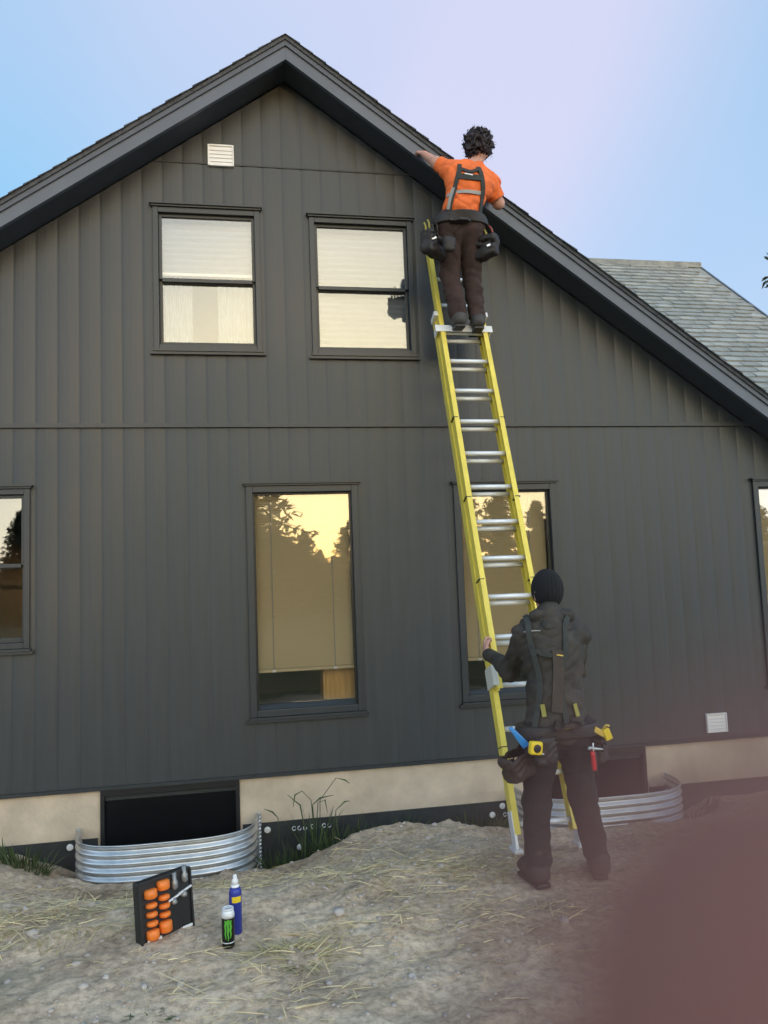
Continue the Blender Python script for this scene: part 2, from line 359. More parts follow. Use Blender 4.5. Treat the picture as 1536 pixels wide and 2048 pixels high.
# remaining shell
mb = MB()
mb.box(XL, XL+.15, .15, DEPTH, SB, roof_top(XL)-.24).box(XR-.15, XR, .15, DEPTH, SB, roof_top(XR)-.24)
mb.build('side_wall', SIDING, house)
mb = MB(); mb.prism_xz([(XL,SB),(XR,SB),(XR,wtop(XR)),(AX,wtop(AX)),(XL,wtop(XL))], DEPTH-.15, DEPTH); mb.build('rear_wall', SIDING, house)
MB().box(XL+.15, XR-.15, .151, DEPTH-.151, SB, SB+.25).build('floor', INTERIOR, house)
MB().box(XL+.15, XR-.15, .151, DEPTH-.151, 2.95, 3.2).build('upper_floor', INTERIOR, house)
MB().box(XL+.15, XR-.15, 3.2, 3.3, SB+.251, 2.949).box(-1.3, 2.2, 3.2, 3.3, 3.201, 5.2).build('partition_wall', INTERIOR, house)
# foundation
FB = -.225
mb = MB()
BW = [(-1.251,-.108,-.60,.165), (2.50,3.667,-.60,.15)]
for x0, x1, a0, a1, b0, b1 in cut_wall([XL, XR], [-1.2, SB-.031], lambda x: 9, BW):
    mb.add([(x0,.02,a0),(x1,.02,a1),(x1,.02,b1),(x0,.02,b0),(x0,.25,a0),(x1,.25,a1),(x1,.25,b1),(x0,.25,b0)], [(0,1,2,3),(7,6,5,4),(0,4,5,1),(3,2,6,7),(0,3,7,4),(1,5,6,2)])
mb.box(XL, XL+.25, .25, DEPTH, -1.2, SB-.031).box(XR-.25, XR, .25, DEPTH, -1.2, SB-.031)
fnd = mb.build('foundation', CONCRETE, house)
mb = MB()
for x0, x1, a0, a1, b0, b1 in cut_wall([XL, XR], [-1.1, FB], lambda x: 9, [(a-.02, b+.02, c, d) for a, b, c, d in BW]):
    mb.add([(x0,.008,a0),(x1,.008,a1),(x1,.008,b1),(x0,.008,b0),(x0,.019,a0),(x1,.019,a1),(x1,.019,b1),(x0,.019,b0)], [(0,1,2,3),(7,6,5,4),(0,4,5,1),(3,2,6,7),(0,3,7,4),(1,5,6,2)])
memb = mb.build('waterproofing_membrane', MEMBRANE, house)
for px, py in ((140,1695),(535,1660),(985,1630),(600,1694),(1005,1612)):
    p = at(px, py, .006); MB().lathe((p[0], .0075, p[2]), [(.028,0),(.026,.006),(.012,.010)], 10, (0,-1,0)).build('fastener', WHITE, memb)
for px, py, n in ((588,1657,3),(625,1653,1),(648,1651,2),(1010,1629,4),(1050,1624,2)):
    for k in range(n):
        p = at(px+k*11, py-k*.6, .006); MB().tube([(p[0]+.014*math.cos(a), .0065, p[2]+.017*math.sin(a)) for a in np.linspace(.4+k, 5.9+k*.3, 9)], .0042, 4).build('print_mark', WHITE, memb)
# basement windows
for a, b, c, d in BW:
    fw = .035
    o = MB().box(a+.001, b-.001, -.005, .12, d-.06, d-.001).box(a+.001, a+fw, -.005, .12, c, d-.061).box(b-fw, b-.001, -.005, .12, c, d-.061).build('basement_window', BLACKF, house, bevel=.004)
    MB().box(a+fw+.001, b-fw-.001, .03, .07, d-.10, d-.0615).build('sash_rail', TRIM, o)
    MB().box(a+fw+.001, b-fw-.001, .045, .051, c, d-.101).build('pane', DGLASS, o)
    MB().box(a-.02, b+.02, .20, .24, c, d).build('backing', BLACKF, o)
# windows
def casing(x0, x1, z0, z1, w, fy=-.028):
    return MB().box(x0, x0+w, fy, .10, z0, z1).box(x1-w, x1, fy, .10, z0, z1).box(x0+w+.0005, x1-w-.0005, fy+.002, .10, z1-w, z1-.0005).box(x0+w+.0005, x1-w-.0005, fy+.002, .10, z0+.0005, z0+w)
def add_header(x0, x1, z1, o, mt):
    MB().box(x0-.012, x1+.012, -.046, .012, z1+.001, z1+.016).box(x0-.026, x1+.026, -.064, .012, z1+.0165, z1+.030).build('header_cap', mt, o)
def add_sill(x0, x1, z0, o, mt):
    MB().box(x0-.012, x1+.012, -.052, .012, z0-.020, z0-.001).box(x0-.03, x1+.03, -.040, .012, z0-.045, z0-.0205).build('sill', mt, o)
def hung_window(x0, x1, z0, z1, zm, label, w=.048):
    o = casing(x0, x1, z0, z1, w).build('window', TRIM, house, bevel=.004); o['label'] = label
    add_header(x0, x1, z1, o, TRIM); add_sill(x0, x1, z0, o, TRIM)
    a, b, c, d = x0+w, x1-w, z0+w, z1-w; s = .028
    MB().box(a+.001, a+s, .012, .045, zm, d-.001).box(b-s, b-.001, .012, .045, zm, d-.001).box(a+s, b-s, .012, .045, d-s, d-.001).box(a+s, b-s, .012, .045, zm-.022, zm+.012).build('upper_sash', TRIM, o, bevel=.003)
    MB().box(a+.001, a+s, .047, .078, c+.001, zm-.001).box(b-s, b-.001, .047, .078, c+.001, zm-.001).box(a+s, b-s, .047, .078, c+.001, c+s+.012).box(a+s, b-s, .047, .078, zm-.03, zm-.001).build('lower_sash', TRIM, o, bevel=.003)
    MB().box(a+s, b-s, .028, .032, zm+.012, d-s).build('pane', GLASS, o)
    MB().box(a+s, b-s, .060, .064, c+s+.012, zm-.03).build('pane', GLASS, o)
    return o, (a+s, b-s, c+s, d-s)
def picture_window(x0, x1, z0, z1, label, w=.058, backing=True):
    o = casing(x0, x1, z0, z1, w).build('window', TRIM, house, bevel=.004); o['label'] = label
    add_header(x0, x1, z1, o, TRIM); add_sill(x0, x1, z0, o, TRIM)
    a, b, c, d = x0+w, x1-w, z0+w, z1-w; s = .018
    MB().box(a+.001, a+s, .02, .07, c+.001, d-.001).box(b-s, b-.001, .02, .07, c+.001, d-.001).box(a+s, b-s, .021, .069, d-s, d-.001).build('frame', BLACKF, o)
    # sloping bottom of the frame
    MB().add([(a+s,.0,c+.001),(b-s,.0,c+.001),(b-s,.055,c+.05),(a+s,.055,c+.05),(a+s,.07,c+.001),(b-s,.07,c+.001)], [(0,1,2,3),(3,2,5,4),(0,4,5,1),(0,3,4),(1,5,2)]).build('bottom_rail', TRIM, o)
    MB().box(a+s, b-s, .040, .046, c+.046, d-s).build('pane', GLASS, o)
    return o, (a+s, b-s, c, d-s)
_, u1 = hung_window(*UW[0], 4.585, 'hung window under the white gable vent')
_, u2 = hung_window(*UW[1], 4.553, 'hung window beside the climber on the ladder')
_, l1 = picture_window(*LW[0], 'tall picture window reflecting sunset and conifers')
_, l2 = picture_window(*LW[1], 'tall picture window behind the ladder')
_, l3 = hung_window(*LFW, 2.06, 'narrow window cut by the left edge')
_, l4 = picture_window(*RTW, 'picture window cut by the right edge')
# roof
MBr = MB()
ye = -OV-.02
def slope_slab(xa, xb, t0, t1, y0, y1):
    """slab under the roof surface between depths t0 and t1, from xa to xb"""
    za, zb = roof_top(xa), roof_top(xb)
    return [(xa, za-t0), (xb, zb-t0), (xb, zb-t1), (xa, za-t1)]
XE, XW = 6.15, -5.3
for xa, xb in ((XW, AX), (AX, XE)):
    MBr.prism_xz(slope_slab(xa, xb, .0, .035, 0, 0), ye-.015, DEPTH+.35)
roof = MBr.build('roof', SHINGLE_D, house); roof['label'] = 'steep dark shingled gable roof with wide rake boards'
for xa, xb in ((XW, AX-.0005), (AX+.0005, XE)):
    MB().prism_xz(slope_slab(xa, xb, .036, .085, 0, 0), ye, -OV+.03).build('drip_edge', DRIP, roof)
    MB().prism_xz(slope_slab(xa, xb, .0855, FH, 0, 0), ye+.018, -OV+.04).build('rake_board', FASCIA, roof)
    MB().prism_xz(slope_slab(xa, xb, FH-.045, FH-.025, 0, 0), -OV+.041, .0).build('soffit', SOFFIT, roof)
    MB().prism_xz(slope_slab(xa, xb, .0355, .12, 0, 0), .001, DEPTH+.3).build('roof_deck', INTERIOR, roof)
MB().box(XE-.02, XE, -OV-.01, DEPTH+.3, roof_top(XE)-.24, roof_top(XE)-.037).build('eave_board', FASCIA, roof)
MB().box(XW, XW+.02, -OV-.01, DEPTH+.3, roof_top(XW)-.24, roof_top(XW)-.037).build('eave_board', FASCIA, roof)
# shingle ends that show along the rake
sv = MB()
for sgn, x1 in ((-1, XW), (1, XE)):
    n = int(abs(x1-AX)/.115)
    for k in range(n):
        xa = AX+sgn*k*.115; xb = xa+sgn*.13; za, zb = roof_top(xa), roof_top(min(max(xb, XW), XE)); h = .007+random.uniform(0, .004)
        q = [(xa, za+.001), (xb, zb+.001), (xb, zb+h+.006), (xa, za+h*.3)]
        sv.prism_xz(q if sgn > 0 else q[::-1], ye-.03-random.uniform(0, .012), ye+.3)
o = sv.build('shingle_ends', SHINGLE_D, roof); o['kind'] = 'stuff'
# wing behind, its roof slope facing the yard
WY, WZ, WS, WX0, WX1 = 3.5, 6.44, .91, 2.2, 6.92
nrm = math.hypot(1, WS); dn = np.array([0, -1, -WS])/nrm; up = np.array([0, -WS, 1])/nrm
WL = 3.2*nrm
def wing(x, s, h): return np.array([x, WY, WZ])+dn*s+up*h
mb = MB()
def slab8(mb, x0, x1, s0, s1, h0, h1):
    vs = [wing(x, s, h) for h in (h0, h1) for x, s in ((x0,s0),(x0,s1),(x1,s1),(x1,s0))]
    mb.add(vs, [(3,2,1,0),(4,5,6,7),(0,1,5,4),(1,2,6,5),(2,3,7,6),(3,0,4,7)])
slab8(mb, WX0, WX1, 0, WL, -.12, -.002)
b_ = len(mb.v)
mb.add([(WX0,WY,WZ),(WX1,WY,WZ),(WX1,WY+3.4,WZ-3.4*WS),(WX0,WY+3.4,WZ-3.4*WS),(WX0,WY,WZ-.15),(WX1,WY,WZ-.15),(WX1,WY+3.4,WZ-3.4*WS-.15),(WX0,WY+3.4,WZ-3.4*WS-.15)],
       [(0,1,2,3),(7,6,5,4),(0,4,5,1),(1,5,6,2),(2,6,7,3),(3,7,4,0)])
wroof = mb.build('wing_roof', SHINGLE, house); wroof['label'] = 'pale grey shingled roof of the rear wing'
slab = MB(); slab8(slab, WX1+.001, WX1+.03, -.02, WL, -.16, .012); slab.build('rake_board', FASCIA, wroof)
MB().box(WX0, WX1, WY-.09, WY+.09, WZ-.06, WZ+.022).build('ridge_cap', SHINGLE, wroof)
MB().box(5.8, WX1-.15, 1.2, WY+2.2, -.9, 4.1).build('wing_wall', SIDING, house)
sm = []
for var in range(6):
    wd = .24; ex = .14; th = random.uniform(.014, .028)
    pts = []
    m_ = MB(); e = random.uniform(-.008, .008)
    vs = [np.array([-wd/2+.003,0,0]), np.array([wd/2-.003,0,0]), None, None]
    def P(x, s, h): return (np.array([x,0,0])+dn*s+up*h)
    m_.add([P(-wd/2+.003,0,.002),P(-wd/2+.003,ex+e,th),P(wd/2-.003,ex-e*.5,th*.85),P(wd/2-.003,0,.002),P(-wd/2+.003,ex+e,0),P(wd/2-.003,ex-e*.5,0)],
           [(0,1,2,3),(1,4,5,2),(0,4,1),(3,2,5)])
    me = bpy.data.meshes.new('shingle'); me.from_pydata(m_.v, [], m_.f); me.materials.append(SHINGLE_B if var % 3 == 0 else SHINGLE); sm.append(me)
cand = []
for rr in range(int(WL/.132)):
    s0 = rr*.132+.02
    off = (rr*.107) % .24+random.uniform(-.03, .03)
    for k in range(-1, 22):
        x = WX1-.12-k*.24-off+.24
        if x+.12 > WX1+.01 or x < WX0: continue
        cand.append((x, s0, random.randrange(6)))
def seen(x, s):
    p = wing(x, s, 0); d = p-CPOS; z = d@CF; u_ = PW/2+FOC*(d@CR)/z; v_ = PH/2-FOC*(d@CU)/z
    t = (-OV-CPOS[1])/d[1]; q = CPOS+t*d
    return u_ < PW+20 and q[2] > roof_top(q[0])-.06
vis = [c for c in cand if seen(c[0]+.15, c[1]) or seen(c[0]-.15, c[1])]
rest = [c for c in cand if c not in vis]
one = sorted(vis, key=lambda c: -c[1])
def put_shingle(c):
    ob = bpy.data.objects.new('shingle', sm[c[2]]); link(ob, wroof); ob.location = Vector(wing(c[0], c[1], .001+random.uniform(0, .002)))
for c in one[:300]: put_shingle(c)
mb = MB()
for c in one[300:]+rest:
    me = sm[c[2]]; p = wing(c[0], c[1], .001); mb.add([np.array(v.co)+p for v in me.vertices], [tuple(f.vertices) for f in me.polygons])
o = mb.build('shingle_field', SHINGLE, wroof); o['kind'] = 'stuff'

# ------------------------------------------------------------------ inside the windows
def venetian(x0, x1, z0, z1, label, y=.115):
    t = thing('window_blind', label, 'blind', ((x0+x1)/2, y, z0), 'venetian blinds in the ground floor windows')
    mb = MB(); z = z0+.045; n = 0
    while z < z1-.05:
        mb.add([(x0+.006,y-.0075,z-.010),(x1-.006,y-.0075,z-.010),(x1-.006,y-.001,z+.002),(x0+.006,y-.001,z+.002),(x1-.006,y+.007,z+.011),(x0+.006,y+.007,z+.011)], [(0,1,2,3),(3,2,4,5)]); z += .0205
    o = mb.build('slats', BLIND, t); o['kind'] = 'stuff'
    MB().box(x0+.004, x1-.004, y-.02, y+.02, z1-.045, z1).build('head_rail', BLIND, t)
    MB().box(x0+.004, x1-.004, y-.014, y+.014, z0, z0+.03).build('bottom_rail', BLIND, t, bevel=.004)
    for k in (.17, .80):
        x = x0+(x1-x0)*k
        MB().box(x-.004, x+.004, y-.0165, y-.0142, z0+.005, z1-.046).build('cord', SCREEN, t)
        MB().box(x-.016, x+.016, y-.022, y-.0168, z0+.002, z0+.022).build('cord_clip', WHITE, t)
venetian(l1[0]-.01, l1[1]+.01, 1.035, l1[3]+.01, 'tan venetian blind drawn most of the way in the sunset-reflecting picture window')
venetian(l2[0]-.01, l2[1]+.01, 1.035, l2[3]+.01, 'tan venetian blind in the picture window behind the ladder')
venetian(l4[0]-.01, l4[1]+.01, 1.0, l4[3]+.01, 'tan venetian blind in the window cut by the right edge')
def shade(x0, x1, z0, z1, label, y=.13):
    t = thing('pleated_shade', label, 'shade', ((x0+x1)/2, y, z0)); vs, fs = [], []; n = max(4, int((z1-z0)/.028))
    for k in range(n+1):
        z = z1-(z1-z0)*k/n; yy = y+(.012 if k % 2 else 0); vs += [(x0, yy, z), (x1, yy, z)]
    mesh_obj('fabric', vs, [(2*k, 2*k+2, 2*k+3, 2*k+1) for k in range(n)], SHADE, t)
    MB().box(x0, x1, y-.012, y+.022, z0-.026, z0-.001).build('bottom_rail', WHITE, t)
shade(u2[0]-.02, u2[1]+.02, u2[2]+.01, u2[3]+.03, 'white pleated shade fully drawn in the upper window beside the climber')
shade(u1[0]-.02, u1[1]+.02, 4.69, u1[3]+.03, 'white pleated shade half drawn in the upper window under the vent')
for (a, b), lab in (((u1[0]-.02, u1[0]+.25), 'pale curtain panel at the left of the upper left window'), ((u1[0]+.48, u1[1]+.02), 'pale curtain panel at the right of the upper left window')):
    vs, fs = [], []; n = 30
    for k in range(n+1):
        x = a+(b-a)*k/n; yy = .19+.02*math.sin(k*1.35)
        vs += [(x, yy, u1[2]-.02), (x, yy, u1[3])]
    o = mesh_obj('curtain', vs, [(2*k, 2*k+2, 2*k+3, 2*k+1) for k in range(n)], CURTAIN, None, True); tag(o, lab, 'curtain')
t = thing('wooden_cabinet', 'amber wood cabinet seen below the blind in the sunset-reflecting picture window', 'cabinet', (.86, .4, SB+.25))
MB().box(.66, 1.25, .26, .62, SB+.26, 1.25).build('carcass', CABINET, t, bevel=.006)
MB().box(.69, .95, .245, .259, .55, 1.21).build('door_panel', CABINET, t, bevel=.004)

# ------------------------------------------------------------------ vents on the wall
def vent(px0, py0, px1, py1, label):
    a = at(px0, py0, -.02); b = at(px1, py1, -.02); x0, x1, z0, z1 = a[0], b[0], b[2], a[2]
    t = thing('wall_vent', label, 'vent', ((x0+x1)/2, 0, z0))
    MB().box(x0, x1, -.012, -.004, z0, z1).box(x0, x0+.014, -.034, -.0125, z0, z1).box(x1-.014, x1, -.034, -.0125, z0, z1).box(x0+.0145, x1-.0145, -.036, -.0125, z1-.014, z1).build('hood', WHITE, t, bevel=.003)
    n = 5
    for k in range(n):
        z = z0+.004+(z1-z0-.022)*k/n; h = (z1-z0)/n
        MB().add([(x0+.015,-.030,z),(x1-.015,-.030,z),(x1-.015,-.020,z+h),(x0+.015,-.020,z+h),(x0+.015,-.027,z-.003),(x1-.015,-.027,z-.003),(x1-.015,-.0165,z+h-.003),(x0+.015,-.0165,z+h-.003)],
                 [(0,1,2,3),(7,6,5,4),(0,4,5,1),(3,2,6,7),(0,3,7,4),(1,5,6,2)]).build('louvre', WHITE, t)
vent(415, 289, 468, 334, 'white louvred vent high in the gable above the left upper window')
vent(1412, 1428, 1455, 1463, 'white louvred vent low on the wall near the right edge')

# ------------------------------------------------------------------ window wells
def well(x0, x1, ztop, zbot, b, label):
    t = thing('window_well', label, 'window well', ((x0+x1)/2, -b/2, zbot), 'galvanised window wells')
    xc, a = (x0+x1)/2, (x1-x0)/2-.045
    path = [(x0, 0), (x0+.02, 0)]
    for th in np.linspace(PI, 0, 61):
        c, s_ = math.cos(th), math.sin(th); path.append((xc+a*np.sign(c)*abs(c)**.62, -.03-(b-.03)*abs(s_)**.62))
    path += [(x1-.02, 0), (x1, 0)]
    path = np.array(path); path[:, 1] = np.minimum(path[:, 1], -.012)
    tn = np.gradient(path, axis=0); tn /= np.linalg.norm(tn, axis=1)[:, None]; nr = np.stack([tn[:, 1], -tn[:, 0]], -1)
    if nr[len(path)//2][1] > 0: nr = -nr
    zs = np.arange(zbot, ztop+1e-6, .0072); vs = []; amp = .0125
    for z in zs:
        d = amp*(1+math.cos(2*PI*(z-ztop)/.064)); off = np.where((np.arange(len(path)) < 2) | (np.arange(len(path)) > len(path)-3), 0, 0)
        for p, n_ in zip(path, nr): q = p+n_*d; vs.append((q[0], min(q[1], -.008), z))
    n = len(path)
    quads = [(j*n+i, j*n+i+1, (j+1)*n+i+1, (j+1)*n+i) for j in range(len(zs)-1) for i in range(n-1)]
    o = np_mesh('corrugated_shell', vs, quads, GALV, t); sol = o.modifiers.new('t', 'SOLIDIFY'); sol.thickness = .002
    MB().tube([(p[0]+n_[0]*.012, min(p[1]+n_[1]*.012, -.014), ztop+.004) for p, n_ in zip(path, nr)], .007, 6).build('rolled_rim', GALV, t, True)
    for xx in (x0+.012, x1-.012):
        mb = MB(); z = ztop-.03
        while z > zbot: mb.lathe((xx, -.020, z), [(.018,0),(.016,.014),(.006,.026)], 10, (0,-1,0)); z -= .064
        o2 = mb.build('flange_ridges', GALV, t, True); o2['kind'] = 'stuff'
well(-1.43, .065, -.135, -.95, .57, 'corrugated steel window well below the left basement window')
well(2.30, 3.86, -.10, -.95, .60, 'corrugated steel window well behind the man at the ladder foot')

# ------------------------------------------------------------------ extension ladder
def ladder():
    zt = 5.02; foot = V(1.925, -1.885, 0); top = V(1.945, -1.885+.385*zt, zt)
    u = unit(top-foot); v = unit(V(1,0,0)-u*u[0]); wn = np.cross(u, v)   # along, across, out of the ladder towards the wall or the climber
    if wn[1] > 0: wn = -wn
    t = thing('extension_ladder', 'yellow fibreglass extension ladder with silver rungs leaning on the rake', 'ladder', tuple(foot))
    Lz = lambda z: z/u[2]
    def rail(s0, s1, side, half, woff, name='rail'):
        """C channel: web outside, flanges turned in"""
        c = foot+u*(s0+s1)/2+v*side*half+wn*woff; h = u*(s1-s0)/2
        mb = MB(); mb.obox(c, v*.0028, wn*.0415, h)
        mb.obox(c-v*side*.0205+wn*.039, v*.0175, wn*.0028, h); mb.obox(c-v*side*.0205-wn*.039, v*.0175, wn*.0028, h)
        return mb.build(name, YELLOW, t)
    base_top, fly0, fly1 = Lz(4.16), Lz(.98), Lz(zt)
    for sd_ in (-1, 1):
        rail(.10, base_top, sd_, .222, 0, 'base_rail'); rail(fly0, fly1, sd_, .212, .088, 'fly_rail')
    sp = .3115; s0 = Lz(.735)
    def rung(s, half, woff):
        c = foot+u*s+wn*woff
        MB().tube([c-v*half, c+v*half], .0190, 12).build('rung', ALU, t, True)
    k = -2
    while s0+k*sp < fly1-.1:
        s = s0+k*sp
        if s > .15 and s < base_top-.05: rung(s, .219, 0)
        if s > fly0+.05: rung(s+.022, .209, .088)
        k += 1
    c = foot+u*Lz(3.965)+wn*.134
    MB().obox(c, v*.262, wn*.004, u*.034).obox(c-wn*.012+u*.034, v*.262, wn*.014, u*.003).obox(c-v*.245-wn*.05, v*.006, wn*.05, u*.030).obox(c+v*.245-wn*.05, v*.006, wn*.05, u*.030).build('cross_plate', WHITE, t, bevel=.002)
    for sd_ in (-1, 1):
        c = foot+u*Lz(4.13)+v*sd_*.228+wn*.06
        MB().obox(c, v*.022, wn*.066, u*.024).build('guide_bracket', ALU, t, bevel=.004)
        c = foot+u*Lz(1.07)+v*sd_*.218+wn*.05
        MB().obox(c, v*.022, wn*.082, u*.075).build('lock_bracket', mat('bracket_grey', (.62,.60,.50), .5), t, bevel=.004)
        f = foot+v*sd_*.222
        MB().obox(f+u*.13, v*.010, wn*.040, u*.12).build('shoe_bracket', ALU, t, bevel=.004)
        MB().obox(f+V(0,0,.012)-u*0, v*.03, V(0,.06,0), V(0,0,.012)).build('foot', ALU, t, bevel=.005)
        for z in (.55, .62, 1.75, 2.4, 3.1):
            c = foot+u*Lz(z)+v*sd_*.2225+wn*(0 if z < 1 else .088)
            MB().obox(c-v*sd_*.018, v*.0215, wn*.0428, u*.0035).build('warning_band', BLACKF, t)
    c = foot+u*Lz(1.42)-v*.185+wn*.06
    MB().obox(c, v*.006, wn*.012, u*.10).build('rung_lock', GALV, t, bevel=.003)
    return foot, u, v, wn
LF, LU, LV, LWN = ladder()
def on_ladder(z, side, woff=.088, half=.215): return LF+LU*(z/LU[2])+LV*side*half+LWN*woff

# ------------------------------------------------------------------ bodies: smooth solids turned into one continuous surface
def seg(P, a, b, ra, rb, n=None, sq=1.0):
    a = np.asarray(a, np.float32); b = np.asarray(b, np.float32); ab = b-a; L2 = max(1e-9, float(ab@ab))
    t = np.clip(((P-a)@ab)/L2, 0, 1)[:, None]; v = P-(a+t*ab)
    if n is not None:
        n = np.asarray(n, np.float32); v = v+(sq-1)*(v@n)[:, None]*n
    return np.sqrt((v*v).sum(1))-(ra+(rb-ra)*t[:, 0])
def ell(P, c, r):
    q = (P-np.asarray(c, np.float32))/np.asarray(r, np.float32); k = np.sqrt((q*q).sum(1)); return (k-1)*min(r)
def rbox(P, c, ax, h, r):
    q = np.abs((P-np.asarray(c, np.float32))@np.asarray(ax, np.float32).T)-(np.asarray(h, np.float32)-r)
    return np.sqrt((np.maximum(q, 0)**2).sum(1))+np.minimum(q.max(1), 0)-r
def smin(a, b, k):
    h = np.clip(.5+.5*(b-a)/k, 0, 1); return b*(1-h)+a*h-k*h*(1-h)
def blend(P, prims, k=.04):
    d = None
    for q in prims:
        e = q(P); d = e if d is None else smin(d, e, k)
    return d
def S(a, b, ra, rb, n=None, sq=1.0): return lambda P: seg(P, a, b, ra, rb, n, sq)
def EL(c, r): return lambda P: ell(P, c, r)
def folds(P, amp, seed=0, sc_=1.0):
    """creases of cloth: sharp valleys running across the body"""
    x, y, z = P[:, 0].astype(float)*sc_, P[:, 1].astype(float)*sc_, P[:, 2].astype(float)*sc_
    rdg = lambda v: 1-np.abs(2*v-1)
    wv_ = .06*(vnoise(x*9+5, z*7+y*6, seed+1)-.5)
    a = rdg(vnoise((x+.7*y)*5.5+seed, (z*.9+.42*x+wv_)*15, seed)); b = rdg(vnoise((x-.6*y)*6.5+9, (z*.9-.5*x+.3*y-wv_)*19+seed, seed+7)); c = vnoise((x+y)*16, z*30+8*x, seed+13)
    return amp*(1.3*(a-.5)*vnoise(x*6, z*6+y*4, seed+3)*1.5+.8*(b-.5)+.45*(c-.5))
def solid(name, fn, lo, hi, h, material, parent=None):
    lo = np.asarray(lo, np.float32); hi = np.asarray(hi, np.float32); K = 4
    n = [int(math.ceil((hi[i]-lo[i])/(h*K)))*K+1 for i in range(3)]
    nc = [(k-1)//K+1 for k in n]
    cg = np.stack(np.meshgrid(*[lo[i]+np.arange(nc[i], dtype=np.float32)*h*K for i in range(3)], indexing='ij'), -1)
    Fc = fn(cg.reshape(-1, 3)).reshape(nc).astype(np.float32)
    F = Fc
    for ax in range(3): F = np.repeat(F, K, axis=ax)
    F = F[K//2:K//2+n[0], K//2:K//2+n[1], K//2:K//2+n[2]]
    pad = [(0, n[i]-F.shape[i]) for i in range(3)]; F = np.pad(F, pad, mode='edge').copy()
    ids = np.argwhere(np.abs(F) < h*K*2.2)
    P = lo+ids.astype(np.float32)*h
    F[ids[:, 0], ids[:, 1], ids[:, 2]] = fn(P)
    s = F < 0; cnt = np.zeros([k-1 for k in n], np.int8)
    C8 = [(i, j, k) for i in (0, 1) for j in (0, 1) for k in (0, 1)]
    for i, j, k in C8: cnt += s[i:n[0]-1+i, j:n[1]-1+j, k:n[2]-1+k]
    act = (cnt > 0) & (cnt < 8); cells = np.argwhere(act); index = -np.ones(act.shape, np.int32); index[act] = np.arange(len(cells))
    pos = np.zeros((len(cells), 3), np.float32); num = np.zeros(len(cells), np.float32)
    for a in C8:
        for ax in range(3):
            if a[ax]: continue
            b = list(a); b[ax] = 1
            va = F[cells[:,0]+a[0], cells[:,1]+a[1], cells[:,2]+a[2]]; vb = F[cells[:,0]+b[0], cells[:,1]+b[1], cells[:,2]+b[2]]
            m_ = (va < 0) != (vb < 0); t = np.where(m_, va/np.where(m_, va-vb, 1), 0)
            q = np.tile(np.array(a, np.float32), (len(cells), 1)); q[:, ax] += t
            pos += np.where(m_[:, None], q, 0); num += m_
    verts = lo+(cells+pos/np.maximum(num, 1)[:, None])*h
    quads = []
    for ax in range(3):
        e1, e2 = [k for k in range(3) if k != ax]
        sl0 = [slice(None)]*3; sl1 = [slice(None)]*3; sl0[ax] = slice(0, -1); sl1[ax] = slice(1, None)
        cr = s[tuple(sl0)] != s[tuple(sl1)]; p = np.argwhere(cr)
        p = p[(p[:, e1] > 0) & (p[:, e2] > 0) & (p[:, e1] < n[e1]-1) & (p[:, e2] < n[e2]-1)]
        if not len(p): continue
        def ix(d1, d2):
            q = p.copy(); q[:, e1] -= d1; q[:, e2] -= d2; return index[q[:, 0], q[:, 1], q[:, 2]]
        q = np.stack([ix(1,1), ix(0,1), ix(0,0), ix(1,0)], -1)
        flip = s[p[:, 0], p[:, 1], p[:, 2]] != (ax == 1)
        q[~flip] = q[~flip][:, ::-1]; quads.append(q)
    quads = np.concatenate(quads); quads = quads[(quads >= 0).all(1)]
    return np_mesh(name, verts, quads, material, parent, True)
def onto(fn, p, off=0.0):
    """nearest point of a solid's surface, lifted by off, and the outward direction there"""
    p = np.asarray(p, np.float32).copy(); e = .004
    for _ in range(8):
        Q = np.stack([p]+[p+d for d in np.eye(3, dtype=np.float32)*e]); d = fn(Q); g_ = unit((d[1:]-d[0])/e); p = p-(g_*(d[0]-off)*.8).astype(np.float32)
    return p, g_
def strap(name, fn, pts, width, material, parent, off=.012, thick=.004, n=26):
    pts = np.array(pts, float); t = np.linspace(0, len(pts)-1, n); i = np.minimum(t.astype(int), len(pts)-2); f = (t-i)[:, None]
    # smooth path through the points
    P0 = pts[np.maximum(i-1, 0)]; P1 = pts[i]; P2 = pts[i+1]; P3 = pts[np.minimum(i+2, len(pts)-1)]
    path = .5*(2*P1+(P2-P0)*f+(2*P0-5*P1+4*P2-P3)*f**2+(3*P1-P0-3*P2+P3)*f**3)
    pr = [onto(fn, p, off) for p in path]; vs = []; fs = []
    for k, (p, nn) in enumerate(pr):
        tg = unit(pr[min(k+1, n-1)][0]-pr[max(k-1, 0)][0]); sd_ = unit(np.cross(tg, nn))
        for a, b in ((-1, -1), (1, -1), (1, 1), (-1, 1)): vs.append(p+sd_*a*width/2+nn*b*thick)
    for k in range(n-1):
        for c in range(4): fs.append((4*k+c, 4*k+(c+1) % 4, 4*k+4+(c+1) % 4, 4*k+4+c))
    fs += [(3,2,1,0), tuple(4*(n-1)+c for c in range(4))]
    return mesh_obj(name, vs, fs, material, parent, False)
